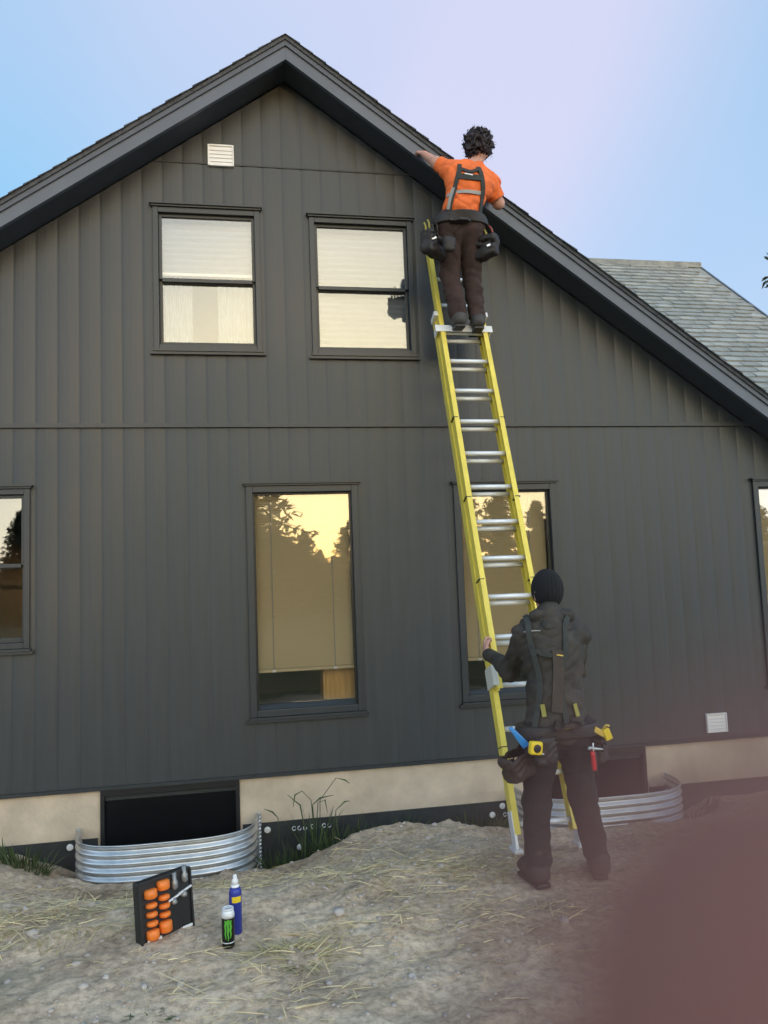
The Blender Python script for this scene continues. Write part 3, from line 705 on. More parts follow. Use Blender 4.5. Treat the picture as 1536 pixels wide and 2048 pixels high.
def blades(name, roots, dirs, lens, wid, bend, material, parent=None):
    """each blade is a thin three-step ribbon"""
    n = len(roots); roots, dirs, lens = map(np.asarray, (roots, dirs, lens)); vs = np.zeros((n, 7, 3)); up_ = np.array([0,0,1.0])
    sd_ = np.cross(dirs, up_+RNG.normal(size=(n,3))*.4); sd_ /= np.linalg.norm(sd_, axis=1)[:, None]
    for k, f in enumerate((0, .4, .75)):
        p = roots+dirs*(lens*f)[:, None]-up_*(bend*lens*f*f)[:, None]; ww = (wid*(1-.35*f))
        vs[:, 2*k] = p-sd_*np.asarray(ww)[..., None]; vs[:, 2*k+1] = p+sd_*np.asarray(ww)[..., None]
    vs[:, 6] = roots+dirs*lens[:, None]-up_*(bend*lens)[:, None]
    b = (np.arange(n)*7)[:, None]; F = np.concatenate([b+np.array([[0,1,3,2]]), b+np.array([[2,3,5,4]])]); T = b+np.array([[4,5,6]])
    me_v = vs.reshape(-1, 3); fs = [tuple(f) for f in F]+[tuple(f) for f in T]
    return mesh_obj(name, me_v, fs, material, parent)
def norm_rows(a): return a/np.linalg.norm(a, axis=1)[:, None]
def hand_prims(W, D, B, Sd, curl=(35,60,45), sc_=1.0):
    """wrist, forward, palm side and thumb side; four unequal bent fingers and a thumb"""
    D, B, Sd = unit(D), unit(B), unit(Sd); W = np.asarray(W, float); pr = []
    for k in (-1, -.35, .35, 1): pr.append(S(W+Sd*.012*k, W+D*.085*sc_+Sd*.030*k*sc_, .017*sc_, .013*sc_))
    for k, ln in zip((1, .35, -.35, -1), (.92, 1.0, .94, .76)):
        p = W+D*.086*sc_+Sd*.030*k*sc_; a = 0
        for j, (l, c) in enumerate(zip((.043, .028, .022), curl)):
            a += math.radians(c); d = D*math.cos(a)+B*math.sin(a); q = p+d*l*ln*sc_
            pr.append(S(p, q, (.0105-.0012*j)*sc_, (.0095-.0012*j)*sc_)); p = q
    p = W+D*.025*sc_+Sd*.028*sc_; q = p+unit(D*.6+Sd*.65+B*.35)*.042*sc_; r = q+unit(D*.75+Sd*.1+B*.7)*.033*sc_
    pr += [S(p, q, .014*sc_, .012*sc_), S(q, r, .011*sc_, .009*sc_)]
    return pr
SKIN = mat('skin', (.56,.30,.22), .55, sss=.15, var=.06, vscale=20)
ORANGE = mat('orange_hi_vis', (.86,.17,.035), .8, var=.2, vscale=9, bump=.25, bscale=130)
HARN = mat('harness_webbing', (.035,.038,.034), .8, var=.2, vscale=40)
REFLECT = mat('grey_reflective_tape', (.30,.29,.26), .45)
TROUS = mat('brown_trousers', (.048,.027,.023), .9, var=.25, vscale=9, bump=.2, bscale=120)
TROUS2 = mat('black_trousers', (.014,.013,.012), .9, var=.25, vscale=9, bump=.2, bscale=120)
JACKET = mat('dark_jacket', (.042,.034,.026), .72, var=.45, vscale=8, bump=.15, bscale=90)
BEANIE = mat('black_knit', (.010,.010,.011), .95, bump=.5, bscale=160)
HAIR = mat('dark_hair', (.020,.013,.016), .6, var=.3, vscale=40)
LEATHER = mat('dark_leather', (.026,.020,.018), .6, var=.25, vscale=14, bump=.2, bscale=70)
LEATHER2 = mat('brown_leather', (.042,.028,.022), .6, var=.25, vscale=14, bump=.2, bscale=70)
BOOT = mat('dark_boot', (.035,.026,.022), .65, var=.25, vscale=14)
GREYBOOT = mat('grey_boot', (.060,.056,.052), .7, var=.2, vscale=14)
SAFETY = mat('safety_yellow', (.85,.60,.02), .45)
BLUEP = mat('blue_plastic', (.02,.22,.55), .4)
REDP = mat('red_plastic', (.62,.02,.03), .4)
TANW = mat('tan_plastic', (.70,.47,.08), .5)
OLIVE = mat('olive_trim', (.30,.26,.05), .6)
EYE = mat('eye', (.7,.7,.68), .2)
Yv = V(0,1,0)
def head_prims(c, fw, s=1.0):
    c = np.asarray(c, float); fw = unit(fw); rt = unit(np.cross(fw, V(0,0,1))); upv = np.cross(rt, fw)
    return [EL(c+upv*.02*s, (.078*s,.095*s,.105*s)), S(c-upv*.02+fw*.03, c-upv*.085+fw*.055, .062*s, .036*s),
            S(c+fw*.088+upv*.01, c+fw*.108-upv*.025, .010, .015), S(c+fw*.075+upv*.035-rt*.04, c+fw*.075+upv*.035+rt*.04, .014, .014),
            S(c+fw*.080-upv*.062-rt*.018, c+fw*.080-upv*.062+rt*.018, .012, .012),
            S(c-rt*.078-upv*.03-fw*.005, c-rt*.084+upv*.02-fw*.012, .011, .015), S(c+rt*.078-upv*.03-fw*.005, c+rt*.084+upv*.02-fw*.012, .011, .015)], (fw, rt, upv)
def eyes(c, fr, parent):
    fw, rt, upv = fr
    for s_ in (-1, 1): MB().lathe(np.asarray(c)+fw*.074+upv*.014+rt*s_*.033-upv*.012, [(.001,0),(.009,.004),(.012,.012),(.009,.020),(.001,.024)], 10, upv).build('eye', EYE, parent, True)
def person(name, label, base, J, hpose, fw, trous, top_m, top_kind):
    t = thing(name, label, 'person', tuple(base))
    nY = Yv
    pelv = lambda g=0: [S(J['hipL'], J['hipR'], .115+g, .115+g, nY, 1.12), S(J['pelvis'], J['belly'], .150+g, .140+g, nY, 1.35)]
    torso = lambda g=0: [S(J['belly'], J['chest'], .140+g, .158+g, nY, 1.38), S(J['chest']-V(.07,0,0), J['chest']+V(.07,0,0), .125+g, .125+g, nY, 1.25),
                         S(J['shL'], J['neck'], .068+g, .062+g), S(J['shR'], J['neck'], .068+g, .062+g)]
    arm = lambda sd_, g=0, g2=None: [S(J['sh'+sd_], J['el'+sd_], .062+g, .047+g), S(J['el'+sd_], J['wr'+sd_], .047+(g if g2 is None else g2), .031+(g if g2 is None else g2))]
    leg = lambda sd_, g=0, g2=0: [S(J['hip'+sd_], J['kn'+sd_], .098+g, .064+g+g2*.5), S(J['kn'+sd_], J['an'+sd_], .060+g+g2*.5, .043+g+g2)]
    hp, fr = head_prims(J['head'], fw)
    allP = torso()+pelv()+arm('L')+arm('R')+leg('L')+leg('R')+[S(J['neck']-V(0,0,.03), J['head']-V(0,0,.05), .058, .054)]
    hd = hand_prims(*hpose['L'])+hand_prims(*hpose['R'])
    foot = []
    for sd_ in 'LR': foot += [S(J['an'+sd_], J['toe'+sd_], .042, .032), S(J['an'+sd_]-V(0,.03,.02), J['toe'+sd_], .034, .03)]
    fb = lambda P: smin(smin(blend(P, allP+foot, .035), blend(P, hp, .03), .025), blend(P, hd, .010), .012)
    pts = np.array([J[k] for k in J]+[hpose['L'][0]+unit(hpose['L'][1])*.2, hpose['R'][0]+unit(hpose['R'][1])*.2]); lo = pts.min(0)-.22; hi = pts.max(0)+.22
    body = solid('body', fb, lo, hi, .0062, SKIN, t)
    eyes(J['head'], fr, t)
    # trousers
    an = .5*(J['anL']+J['anR'])
    leg_all = lambda g, g2: pelv(g)+leg('L', g, g2)+leg('R', g, g2)
    waist = J['pelvis'][2]+.10
    ft = lambda P: np.maximum(np.maximum(smin(blend(P, pelv(.018), .045), np.minimum(blend(P, leg('L', .014, .022), .03), blend(P, leg('R', .014, .022), .03)), .05)+folds(P, .014, 2), P[:, 2]-waist), (min(J['anL'][2], J['anR'][2])+.005)-P[:, 2])
    solid('trousers', ft, lo, hi, .0085, trous, t)
    return t, dict(pelv=pelv, torso=torso, arm=arm, leg=leg, lo=lo, hi=hi, fr=fr, J=J)
def boots(t, J, m_, yaw=0):
    for sd_ in 'LR':
        a, b = J['an'+sd_], J['toe'+sd_]; zb = min(a[2], b[2])-.075
        fn = lambda P: np.maximum(blend(P, [S(a+V(0,0,.10), a-V(0,.01,.02), .056, .058), S(a-V(0,.035,.030), b, .060, .052)], .03)+.0025*np.sin(90*P[:, 2]+20*P[:, 1]), b[2]-.045-P[:, 2])
        o = solid('boot', fn, np.minimum(a, b)-.14, np.maximum(a, b)+.19, .008, m_, t)
        d = unit((b-a)*V(1,1,0)); mid = (a-V(0,.02,0)+b)/2; mid[2] = b[2]-.052
        MB().obox(mid-d*.01, np.cross(d, V(0,0,1))*.046, d*.128, V(0,0,.014)).build('sole', BLACKF, o, bevel=.010)
def pouch(t, c, ax, h, mt, seed, flap=True):
    ax = np.array([unit(a) for a in ax])
    fn = lambda P: np.maximum(rbox(P, c, ax, h, .034)+folds(P, .013, seed, 1.4), -rbox(P, np.asarray(c)+ax[2]*h[2]*.75, ax, (h[0]-.014, h[1]-.014, h[2]*.9), .01))
    r = max(h)+.06
    return solid('pouch', fn, np.asarray(c)-r, np.asarray(c)+r, .0075, mt, t)
def belt(t, X, z0, z1, mt, g=.036):
    fn = lambda P: np.maximum(np.maximum(blend(P, X['pelv'](g)+X['torso'](g), .045)+folds(P, .002, 1), P[:, 2]-z1), z0-P[:, 2])
    c = X['J']['pelvis']; return solid('tool_belt', fn, V(c[0]-.32, c[1]-.3, z0-.03), V(c[0]+.32, c[1]+.3, z1+.03), .007, mt, t), fn

# ---- the man holding the ladder
hl = on_ladder(1.255, -1)
J = dict(head=V(1.862,-2.275,1.690), neck=V(1.846,-2.32,1.545), shL=V(1.690,-2.32,1.445), shR=V(2.020,-2.33,1.430), chest=V(1.855,-2.345,1.330), belly=V(1.838,-2.37,1.06), pelvis=V(1.828,-2.39,.90),
         hipL=V(1.738,-2.39,.86), hipR=V(1.918,-2.39,.86), knL=V(1.690,-2.35,.47), knR=V(1.985,-2.35,.47), anL=V(1.645,-2.43,.105), anR=V(2.035,-2.40,.10), toeL=V(1.625,-2.28,.062), toeR=V(2.075,-2.255,.062),
         elL=V(1.648,-2.09,1.205), wrL=V(hl[0]-.062,hl[1]-.125,1.272), elR=V(2.105,-2.10,1.18), wrR=V(2.135,-1.83,1.20))
hpose = {'L': (J['wrL'], V(.10,.80,.62), V(1,.15,0), V(-.1,-.6,.8), (20,58,50)), 'R': (J['wrR'], V(-.05,1,.15), V(-1,.25,0), V(.1,0,1), (12,62,55))}
man, X = person('person', 'person in black beanie and dark jacket steadying the ladder from the ground', (1.84,-2.38,0), J, hpose, V(-.12,1,.22), TROUS2, JACKET, 'jacket')
fold_on = [1.0]
fj = lambda P: np.maximum(blend(P, [S(J['chest']+V(0,-.005,.03), J['pelvis']+V(0,-.01,0), .168, .166, Yv, 1.38)]+X['torso'](.016)+X['pelv'](.018)+X['arm']('L',.014,.014)+X['arm']('R',.014,.014)+[S(J['neck']-V(0,.055,.06), J['neck']+V(0,-.03,.02), .088, .074, Yv, 1.3)], .05)+fold_on[0]*folds(P, .015, 5),
      np.maximum(.80-P[:, 2], np.maximum(((P-(J['wrL']-V(0,.045,0)))@unit(J['wrL']-J['elL']).astype(np.float32)), -10*np.ones(len(P)))*(np.abs(P[:,0]-J['wrL'][0]) < .12)+-10.0*(np.abs(P[:,0]-J['wrL'][0]) >= .12)))
jk = solid('jacket', fj, X['lo'], X['hi'], .0068, JACKET, man); fold_on[0] = 0.0
# hood lying on the back, collar
fhd = lambda P: np.maximum(blend(P, [S(J['neck']+V(-.10,-.045,.020), J['neck']+V(.10,-.05,.012), .042, .042), S(J['neck']+V(-.06,-.095,-.055), J['neck']+V(.07,-.10,-.065), .036, .034), S(J['neck']+V(-.11,-.03,-.01), J['neck']+V(-.07,.07,-.02), .035, .030), S(J['neck']+V(.11,-.03,-.01), J['neck']+V(.07,.07,-.02), .035, .030)], .04)+folds(P, .008, 8, 1.3), -9)
solid('hood', fhd, J['neck']-.27, J['neck']+.27, .007, JACKET, man)
fbn = lambda P: np.maximum(ell(P, J['head']+V(0,-.005,.028), (.098,.118,.130))-.002*np.sin(120*np.arctan2(P[:,0]-J['head'][0], P[:,1]-J['head'][1])*.25), (J['head'][2]-.055+.25*(P[:,1]-J['head'][1]))-P[:, 2])
solid('beanie', fbn, J['head']-.18, J['head']+.2, .006, BEANIE, man)
boots(man, J, BOOT)
hz = .86
for xa, xb in ((-.12,-.055), (.125,.055)):
    strap('harness_strap', fj, [at(1098+xa*330, 1236, -2.38)+V(0,.08,.02), at(1098+xa*330, 1246, -2.5), at(1098+xa*300, 1300, -2.52), at(1100+xb*420, 1370, -2.52), at(1100+xb*620, 1430, -2.55), at(1100+xb*700, 1462, -2.55)], .034, HARN, man)
strap('harness_strap', fj, [at(1070,1302,-2.52), at(1100,1310,-2.52), at(1142,1306,-2.52)], .030, HARN, man)
o = strap('harness_pad', fj, [at(1117,1300,-2.52), at(1119,1345,-2.52), at(1116,1425,-2.55)], .065, LEATHER2, man, .012, .006)
strap('zip_pull', fj, [at(1119,1310,-2.55), at(1133,1312,-2.55)], .007, TANW, man, .022, .003, 5)
strap('shoulder_piping', fj, [at(1042,1256,-2.5), at(1066,1253,-2.5), at(1084,1256,-2.5)], .006, REFLECT, man, .004, .002, 12)
for px in (1085, 1158):
    strap('strap_end', fj, [at(px-2,1408,-2.55), at(px+4,1432,-2.55)], .026, OLIVE, man, .020, .004, 6)
bl, fbl = belt(man, X, .840, .915, LEATHER, .056)
strap('belt_badge', fbl, [at(1118,1452,-2.6), at(1140,1456,-2.6), at(1160,1452,-2.6)], .022, OLIVE, bl, .004, .003, 8)
strap('belt_pad', fbl, [at(1112,1425,-2.6), at(1140,1421,-2.6), at(1168,1425,-2.6)], .085, LEATHER2, bl, .012, .012, 10)
ax1 = (V(.8,.55,0), V(-.55,.8,0), V(0,0,1))
pouch(bl, at(1040,1527,-2.42), (V(.86,.45,.25), V(-.45,.86,0), V(-.22,-.1,.96)), (.120,.070,.090), LEATHER2, 3)
pouch(bl, at(1092,1500,-2.54), (V(1,.1,0), V(-.1,1,0), V(0,0,1)), (.070,.045,.090), LEATHER, 4)
pouch(bl, at(1186,1497,-2.43), (V(.7,-.6,0), V(.6,.7,0), V(0,0,1)), (.085,.055,.085), LEATHER, 6)
# tools in the pouches
def tape(c, ax):
    ax = [unit(a) for a in ax]; t = thing('tape_measure', 'yellow tape measure clipped on the left pouch of the man in the beanie', 'tape measure', tuple(c))
    fn = lambda P: np.maximum(np.maximum(rbox(P, c, np.array(ax), (.040,.022,.038), .014), (P-np.asarray(c)-ax[0]*.02-ax[2]*.02).astype(np.float32)@np.asarray(unit(ax[0]+ax[2]), np.float32)-.022), -9)
    solid('case', fn, np.asarray(c)-.08, np.asarray(c)+.08, .004, SAFETY, t)
    MB().lathe(np.asarray(c)-ax[1]*.021, [(.024,0),(.023,.004),(.012,.006)], 16, -ax[1]).build('side_badge', BLACKF, t, True)
    MB().obox(np.asarray(c)+ax[0]*.046-ax[2]*.03, ax[0]*.008, ax[1]*.010, ax[2]*.003).build('hook', ALU, t)
tape(at(1071,1496,-2.60), (V(1,.15,-.15), V(-.15,1,0), V(.15,0,1)))
c = at(1036,1474,-2.50); o = MB().add([c+V(-.055,0,.055), c+V(-.030,.005,.060), c+V(.075,0,-.050), c+V(.03,0,-.07), c+V(-.055,.012,.055), c+V(-.030,.017,.060), c+V(.075,.012,-.050), c+V(.03,.012,-.07)],
    [(0,3,2,1),(4,5,6,7),(0,1,5,4),(1,2,6,5),(2,3,7,6),(3,0,4,7)]).build('speed_square', BLUEP, None, bevel=.002)
tag(o, 'blue plastic layout square sticking out of the left pouch of the man in the beanie', 'square')
c = at(1188,1522,-2.54); t = thing('screwdriver', 'red handled tool hanging below the right pouch of the man in the beanie', 'tool', tuple(c))
MB().lathe(c+V(0,0,-.055), [(.010,0),(.015,.008),(.016,.045),(.013,.08),(.016,.10),(.010,.112)], 10, (-.06,0,1)).build('handle', REDP, t, True)
MB().lathe(c+V(0,0,.055), [(.005,0),(.005,.05)], 8).build('shaft', ALU, t, True)
c = at(1209,1466,-2.50); t = thing('cordless_tool', 'yellow and tan hand tool riding in the right pouch of the man in the beanie', 'tool', tuple(c))
MB().obox(c+V(.012,0,-.006), unit(V(1,0,.35))*.022, V(0,.022,0), unit(V(-.35,0,1))*.034).build('grip_block', SAFETY, t, bevel=.006)
MB().obox(c+V(-.035,.005,.010), unit(V(1,0,-.6))*.038, V(0,.02,0), unit(V(.6,0,1))*.017).build('body_block', TANW, t, bevel=.006)
MB().tube([c+V(-.005,0,.03), c+V(.012,0,.046), c+V(.034,0,.040)], .006, 8).build('trigger_loop', TANW, t, True)
c = at(1190,1497,-2.52); t = thing('hammer', 'steel hammer head showing at the right pouch of the man in the beanie', 'hammer', tuple(c))
MB().lathe(c+V(-.045,0,.006), [(.012,0),(.013,.02),(.009,.03),(.009,.05),(.006,.085),(.002,.10)], 10, (1,0,-.15)).build('head', GALV, t, True)
MB().tube([c+V(0,.01,0), c+V(.01,.02,-.16)], .011, 8).build('handle', BLACKF, t, True)

# ---- the climber
J = dict(head=V(2.060,-.760,5.500), neck=V(1.992,-.80,5.345), shL=V(1.812,-.83,5.270), shR=V(2.135,-.81,5.205), chest=V(1.935,-.87,5.130), belly=V(1.840,-.93,4.900), pelvis=V(1.805,-.965,4.760),
         hipL=V(1.715,-.965,4.72), hipR=V(1.895,-.965,4.72), knL=V(1.722,-.885,4.335), knR=V(1.915,-.875,4.33), anL=V(1.755,-.965,4.005), anR=V(1.918,-.955,3.995), toeL=V(1.750,-.80,3.965), toeR=V(1.930,-.79,3.955),
         elL=V(1.715,-.640,5.455), wrL=V(1.655,-.475,5.625), elR=V(2.262,-.66,5.10), wrR=V(2.255,-.47,5.235))
KM = dict(head=1.02, neck=1.02, shL=1.022, shR=1.022, chest=1.025, belly=1.035, pelvis=1.05, hipL=1.05, hipR=1.05, knL=1.058, knR=1.058, anL=1.07, anR=1.07, toeL=1.07, toeR=1.07, elL=1.005, wrL=1.0, elR=1.01, wrR=1.0)
J = {k: CPOS+(v-CPOS)*KM[k]-V(0,0,.06 if k[:2] in ('an','to') else 0) for k, v in J.items()}
hpose = {'L': (J['wrL'], V(-.15,.75,.65), V(0,.6,-.8), V(1,0,.1), (10,35,35)), 'R': (J['wrR'], V(.05,.75,.60), V(0,.6,-.8), V(-1,0,.1), (15,35,35))}
man2, X = person('person', 'person in orange shirt and harness standing high on the ladder at the roof edge', (1.93,-.5,4.0), J, hpose, V(.25,1,.12), TROUS, ORANGE, 'shirt')
eL, eR = (J['shL']*.12+J['elL']*.88), (J['shR']*.25+J['elR']*.75)
sfold = [1.0]
def fsh(P):
    d = blend(P, X['torso'](.020)+X['pelv'](.018)+[S(J['shL'], eL, .082, .070), S(J['shR'], eR, .084, .078)], .045)+sfold[0]*folds(P, .013, 11)*(1+.8*(P[:, 2] < J['belly'][2]+.1))
    d = np.maximum(d, J['pelvis'][2]-.005-.10*(P[:, 0]-J['belly'][0])-P[:, 2])
    d = np.maximum(d, -(np.sqrt(((P-(J['neck']+V(0,-.01,.05)).astype(np.float32))**2).sum(1))-.085))
    a = (P-eL.astype(np.float32))@unit(J['elL']-J['shL']).astype(np.float32); b = (P-eR.astype(np.float32))@unit(J['elR']-J['shR']).astype(np.float32)
    nl = np.sqrt(((P-eL.astype(np.float32))**2).sum(1)) < .16; nr = np.sqrt(((P-eR.astype(np.float32))**2).sum(1)) < .16
    d = np.where(nl, np.maximum(d, a), d); return np.where(nr, np.maximum(d, b), d)
solid('shirt', fsh, X['lo'], X['hi'], .0062, ORANGE, man2); sfold[0] = 0.0
hc = J['head']+V(.005,-.005,.045)
def fhair(P):
    x, y, z = (P[:, 0]-hc[0]), (P[:, 1]-hc[1]), (P[:, 2]-hc[2])
    curl = .012*np.sin(75*x+40*z+6*np.sin(33*y+20*z))+.012*np.sin(68*z-52*y+5*np.sin(41*x))+.009*np.sin(95*y+60*x+4*np.sin(50*z))
    d = smin(ell(P, hc+V(.0,-.015,.0), (.118,.122,.118)), ell(P, hc+V(-.01,.0,.075), (.100,.10,.075)), .04)+curl
    return np.maximum(d, hc[2]-.095+.2*(P[:, 0]-hc[0])-P[:, 2])
solid('hair', fhair, hc-.24, hc+.26, .0055, HAIR, man2)
n = 520; dd = norm_rows(RNG.normal(size=(n, 3))*np.array([1,1,.8])+np.array([0,-.15,.35])); rt_ = hc+V(0,-.01,.02)+dd*np.array([.098,.10,.115])
o = blades('hair_strands', rt_, norm_rows(dd+RNG.normal(size=(n,3))*.55), RNG.uniform(.03,.075,n), np.full(n,.0022), RNG.uniform(-.2,.6,n), HAIR, man2); o['kind'] = 'stuff'
boots(man2, J, GREYBOOT)
def st(name, pts, w_, m_=HARN, **k): return strap(name, fsh, [at(x, y, -.84) for x, y in pts], w_, m_, man2, **k)
st('harness_strap', [(921,322),(917,345),(908,375),(898,408),(895,440)], .038)
st('harness_strap', [(958,330),(962,352),(967,380),(972,410),(972,440)], .038)
st('harness_strap', [(917,352),(938,356),(962,358)], .050)
st('harness_pad', [(920,333),(940,345),(958,338)], .030)
st('reflective_band', [(880,379),(910,382),(940,384),(972,386)], .030, REFLECT, off=.008, thick=.002)
st('label_tag', [(929,350),(944,354)], .010, WHITE, off=.022, n=5)
st('harness_strap', [(905,372),(898,395),(893,415)], .028, REFLECT, off=.018)
bl2, fb2 = belt(man2, X, J['pelvis'][2]-.055, J['pelvis'][2]+.03, LEATHER, .046)
strap('belt_badge', fb2, [at(918,452,-.95), at(930,455,-.95), at(941,457,-.95)], .020, TANW, bl2, .004, .003, 7)
strap('belt_pad', fb2, [at(905,478,-.95), at(925,482,-.95), at(945,482,-.95)], .10, LEATHER, bl2, .008, .010, 9)
pouch(bl2, at(866,490,-.70), (V(.75,.65,0), V(-.65,.75,0), V(.12,0,1)), (.115,.070,.100), LEATHER, 13)
pouch(bl2, at(973,494,-.70), (V(.75,-.65,0), V(.65,.75,0), V(-.1,0,1)), (.105,.070,.100), LEATHER, 15)
pouch(bl2, at(898,488,-.83), (V(1,.2,0), V(-.2,1,0), V(0,0,1)), (.055,.040,.075), LEATHER, 17)
for k, (px, py, m_) in enumerate(((845,468,HARN),(851,452,OLIVE),(858,446,OLIVE),(866,455,HARN),(874,450,LEATHER),(962,462,HARN),(972,466,OLIVE))):
    c = at(px, py, -.73); MB().tube([c+V(0,0,-.09), c, c+V(-.012,0,.030)], [.009,.010,.008], 8).build('tool_grip', m_, bl2, True)
c = at(983,458,-.74); t = thing('pry_bar', 'reddish handled tool poking up from the right pouch of the climber', 'tool', tuple(c))
MB().tube([c+V(.02,0,-.10), c+V(0,0,0), c+V(-.025,0,.030)], [.010,.011,.009], 8).build('handle', mat('dull_red', (.25,.05,.04), .5), t, True)
for px, py in ((868,476), (978,490)):
    c = at(px, py, -.79); MB().obox(c, unit(V(1,0,.4))*.022, V(0,.004,0), unit(V(-.4,0,1))*.009).build('pouch_clip', ALU, bl2, bevel=.002)

# ------------------------------------------------------------------ things on the ground
def gpt(px, py):
    """where a line of sight meets the dirt"""
    d = CF+CR*(px-PW/2)/FOC+CU*(PH/2-py)/FOC; lo_, hi_ = 2.0, 9.0
    for _ in range(40):
        mid = (lo_+hi_)/2; p = CPOS+d*mid
        if p[2] > float(gz(p[0], p[1], False)): lo_ = mid
        else: hi_ = mid
    return CPOS+d*lo_
# open tool case standing on edge
CASE = mat('black_case', (.016,.016,.016), .5, var=.2, vscale=20); ORG = mat('orange_plastic', (.90,.22,.03), .4, var=.08, vscale=30); GREYM = mat('grey_steel', (.30,.30,.29), .4, metal=.5)
p0 = gpt(283, 1893); p1 = gpt(388, 1850)
ctr = (p0+p1)/2; xa = unit((p1-p0)*V(1,1,0)); wd = np.linalg.norm((p1-p0)[:2]); zb = min(p0[2], p1[2])-.01
za = unit(V(0,0,1)+np.cross(V(0,0,1), xa)*.10); ya = np.cross(za, xa)          # ya points away from the viewer
if ya[1] < 0: ya = -ya
Hc = .315
def C(u_, v_, d_=0.0): return V(p0[0], p0[1], zb)+xa*u_*wd+za*v_*Hc-ya*d_
t = thing('tool_case', 'open black tool case with two columns of orange pieces standing on the dirt', 'tool case', tuple(C(.5, 0)))
tray = MB().obox(C(.5,.5,-.03), xa*wd/2, ya*.030, za*Hc/2).build('tray', CASE, t, bevel=.012)
MB().obox(C(.5,.985,.004), xa*wd/2*.97, ya*.006, za*.006).obox(C(.5,.015,.004), xa*wd/2*.97, ya*.006, za*.006).obox(C(.015,.5,.004), xa*.006, ya*.006, za*Hc/2*.96).obox(C(.985,.5,.004), xa*.006, ya*.006, za*Hc/2*.96).build('rim', CASE, t, bevel=.003)
for u0, rows in ((.20, ((.80,.16),(.615,.085),(.475,.085),(.335,.085),(.17,.17))), (.44, ((.87,.17),(.67,.09),(.535,.085),(.40,.09),(.22,.20)))):
    for v0, hh in rows:
        r_ = .034 if hh > .12 else .030
        MB().lathe(C(u0, v0-hh/2, .012), [(r_*.75,0),(r_,.006),(r_,hh*Hc*.9-.006),(r_*.75,hh*Hc*.9)], 16, za).build('orange_holder', ORG, t, True)
for u0, v0 in ((.66,.74), (.86,.80)):
    MB().lathe(C(u0, v0-.02, .010), [(.010,0),(.018,.01),(.018,.04),(.012,.05),(.012,.085)], 12, za).build('steel_bit', GREYM, t, True)
    MB().obox(C(u0-.01, v0-.14, .012), unit(xa+za*.25)*.042, ya*.005, unit(za-xa*.25)*.005).build('steel_bar', ALU, t, bevel=.002)
    MB().lathe(C(u0-.03, v0-.24, .010), [(.016,0),(.018,.008),(.010,.03)], 12, za).build('steel_cap', GREYM, t, True)
MB().obox(C(.23,.035,.010), xa*.042, ya*.003, za*.018).build('white_latch', WHITE, t, bevel=.003)
MB().obox(C(.86,.07,.010), xa*.030, ya*.003, za*.007).build('white_latch', WHITE, t, bevel=.003)
# drink can
pc = gpt(457, 1892); CANB = mat('black_can', (.012,.014,.012), .3, metal=.3); CANG = mat('green_print', (.10,.42,.04), .4)
t = thing('drink_can', 'tall black drink can with green claw mark and silver top on the dirt', 'can', tuple(pc))
zc = pc[2]-.006; pc = V(pc[0], pc[1], zc); r_ = .0325
MB().lathe(pc, [(.024,0),(.031,.006),(r_,.014),(r_,.165),(.030,.176),(.0275,.186)], 24).build('body', CANB, t, True)
MB().lathe(pc, [(.0278,.1855),(.0295,.190),(.0295,.194),(.026,.195),(.025,.190)], 24).build('rim', ALU, t, True)
MB().lathe(pc, [(r_+.0004,.150),(r_+.0004,.1655),(.0305,.1765),(.0280,.1858)], 24).build('silver_shoulder', ALU, t, True)
MB().lathe(pc, [(r_+.0004,.030),(r_+.0004,.034)], 24).build('silver_band', ALU, t, True)
MB().obox(pc+V(0,0,.197), V(.007,0,0), V(0,.011,0), V(0,0,.001)).build('pull_tab', ALU, t)
cang = math.atan2(CPOS[1]-pc[1], CPOS[0]-pc[0])
for k, (da, ztop_, zbot_) in enumerate(((-.42,.142,.052),(-.02,.145,.045),(.38,.141,.056))):
    vs = []
    zz = np.linspace(ztop_, zbot_, 9)
    for j, z in enumerate(zz):
        wob = .06*math.sin(j*1.9+k); ww = .15*(1-.75*(j/8)**2)+.02
        for e in (-ww, ww): a = cang+da+wob+e; vs.append(pc+V(math.cos(a)*(r_+.0007), math.sin(a)*(r_+.0007), z))
    mesh_obj('claw_mark', vs, [(2*j, 2*j+2, 2*j+3, 2*j+1) for j in range(8)], CANG, t)
# spray can behind it
pb = gpt(472, 1866); BLUEC = mat('blue_can', (.030,.045,.30), .35, metal=.2)
pb = V(pb[0], pb[1], pb[2]-.006)
t = thing('spray_can', 'blue aerosol can with white nozzle and yellow label behind the drink can', 'aerosol can', tuple(pb))
MB().lathe(pb, [(.028,0),(.033,.005),(.033,.215),(.029,.232),(.022,.240)], 24).build('body', BLUEC, t, True)
MB().lathe(pb, [(.0225,.2405),(.0235,.246),(.020,.252),(.016,.256)], 20).build('collar', ALU, t, True)
MB().lathe(pb, [(.017,.2565),(.017,.276),(.011,.282),(.010,.300),(.007,.304)], 16).build('nozzle', WHITE, t, True)
MB().tube([pb+V(0,0,.294), pb+V(-.006,-.016,.295)], .004, 8).build('spout', WHITE, t, True)
a0 = math.atan2(CPOS[1]-pb[1], CPOS[0]-pb[0]); vs = []
for e in np.linspace(-1.0, .55, 9):
    for z in (.170, .200): vs.append(pb+V(math.cos(a0-e)*.0337, math.sin(a0-e)*.0337, z))
mesh_obj('yellow_label', vs, [(2*j, 2*j+2, 2*j+3, 2*j+1) for j in range(8)], SAFETY, t)

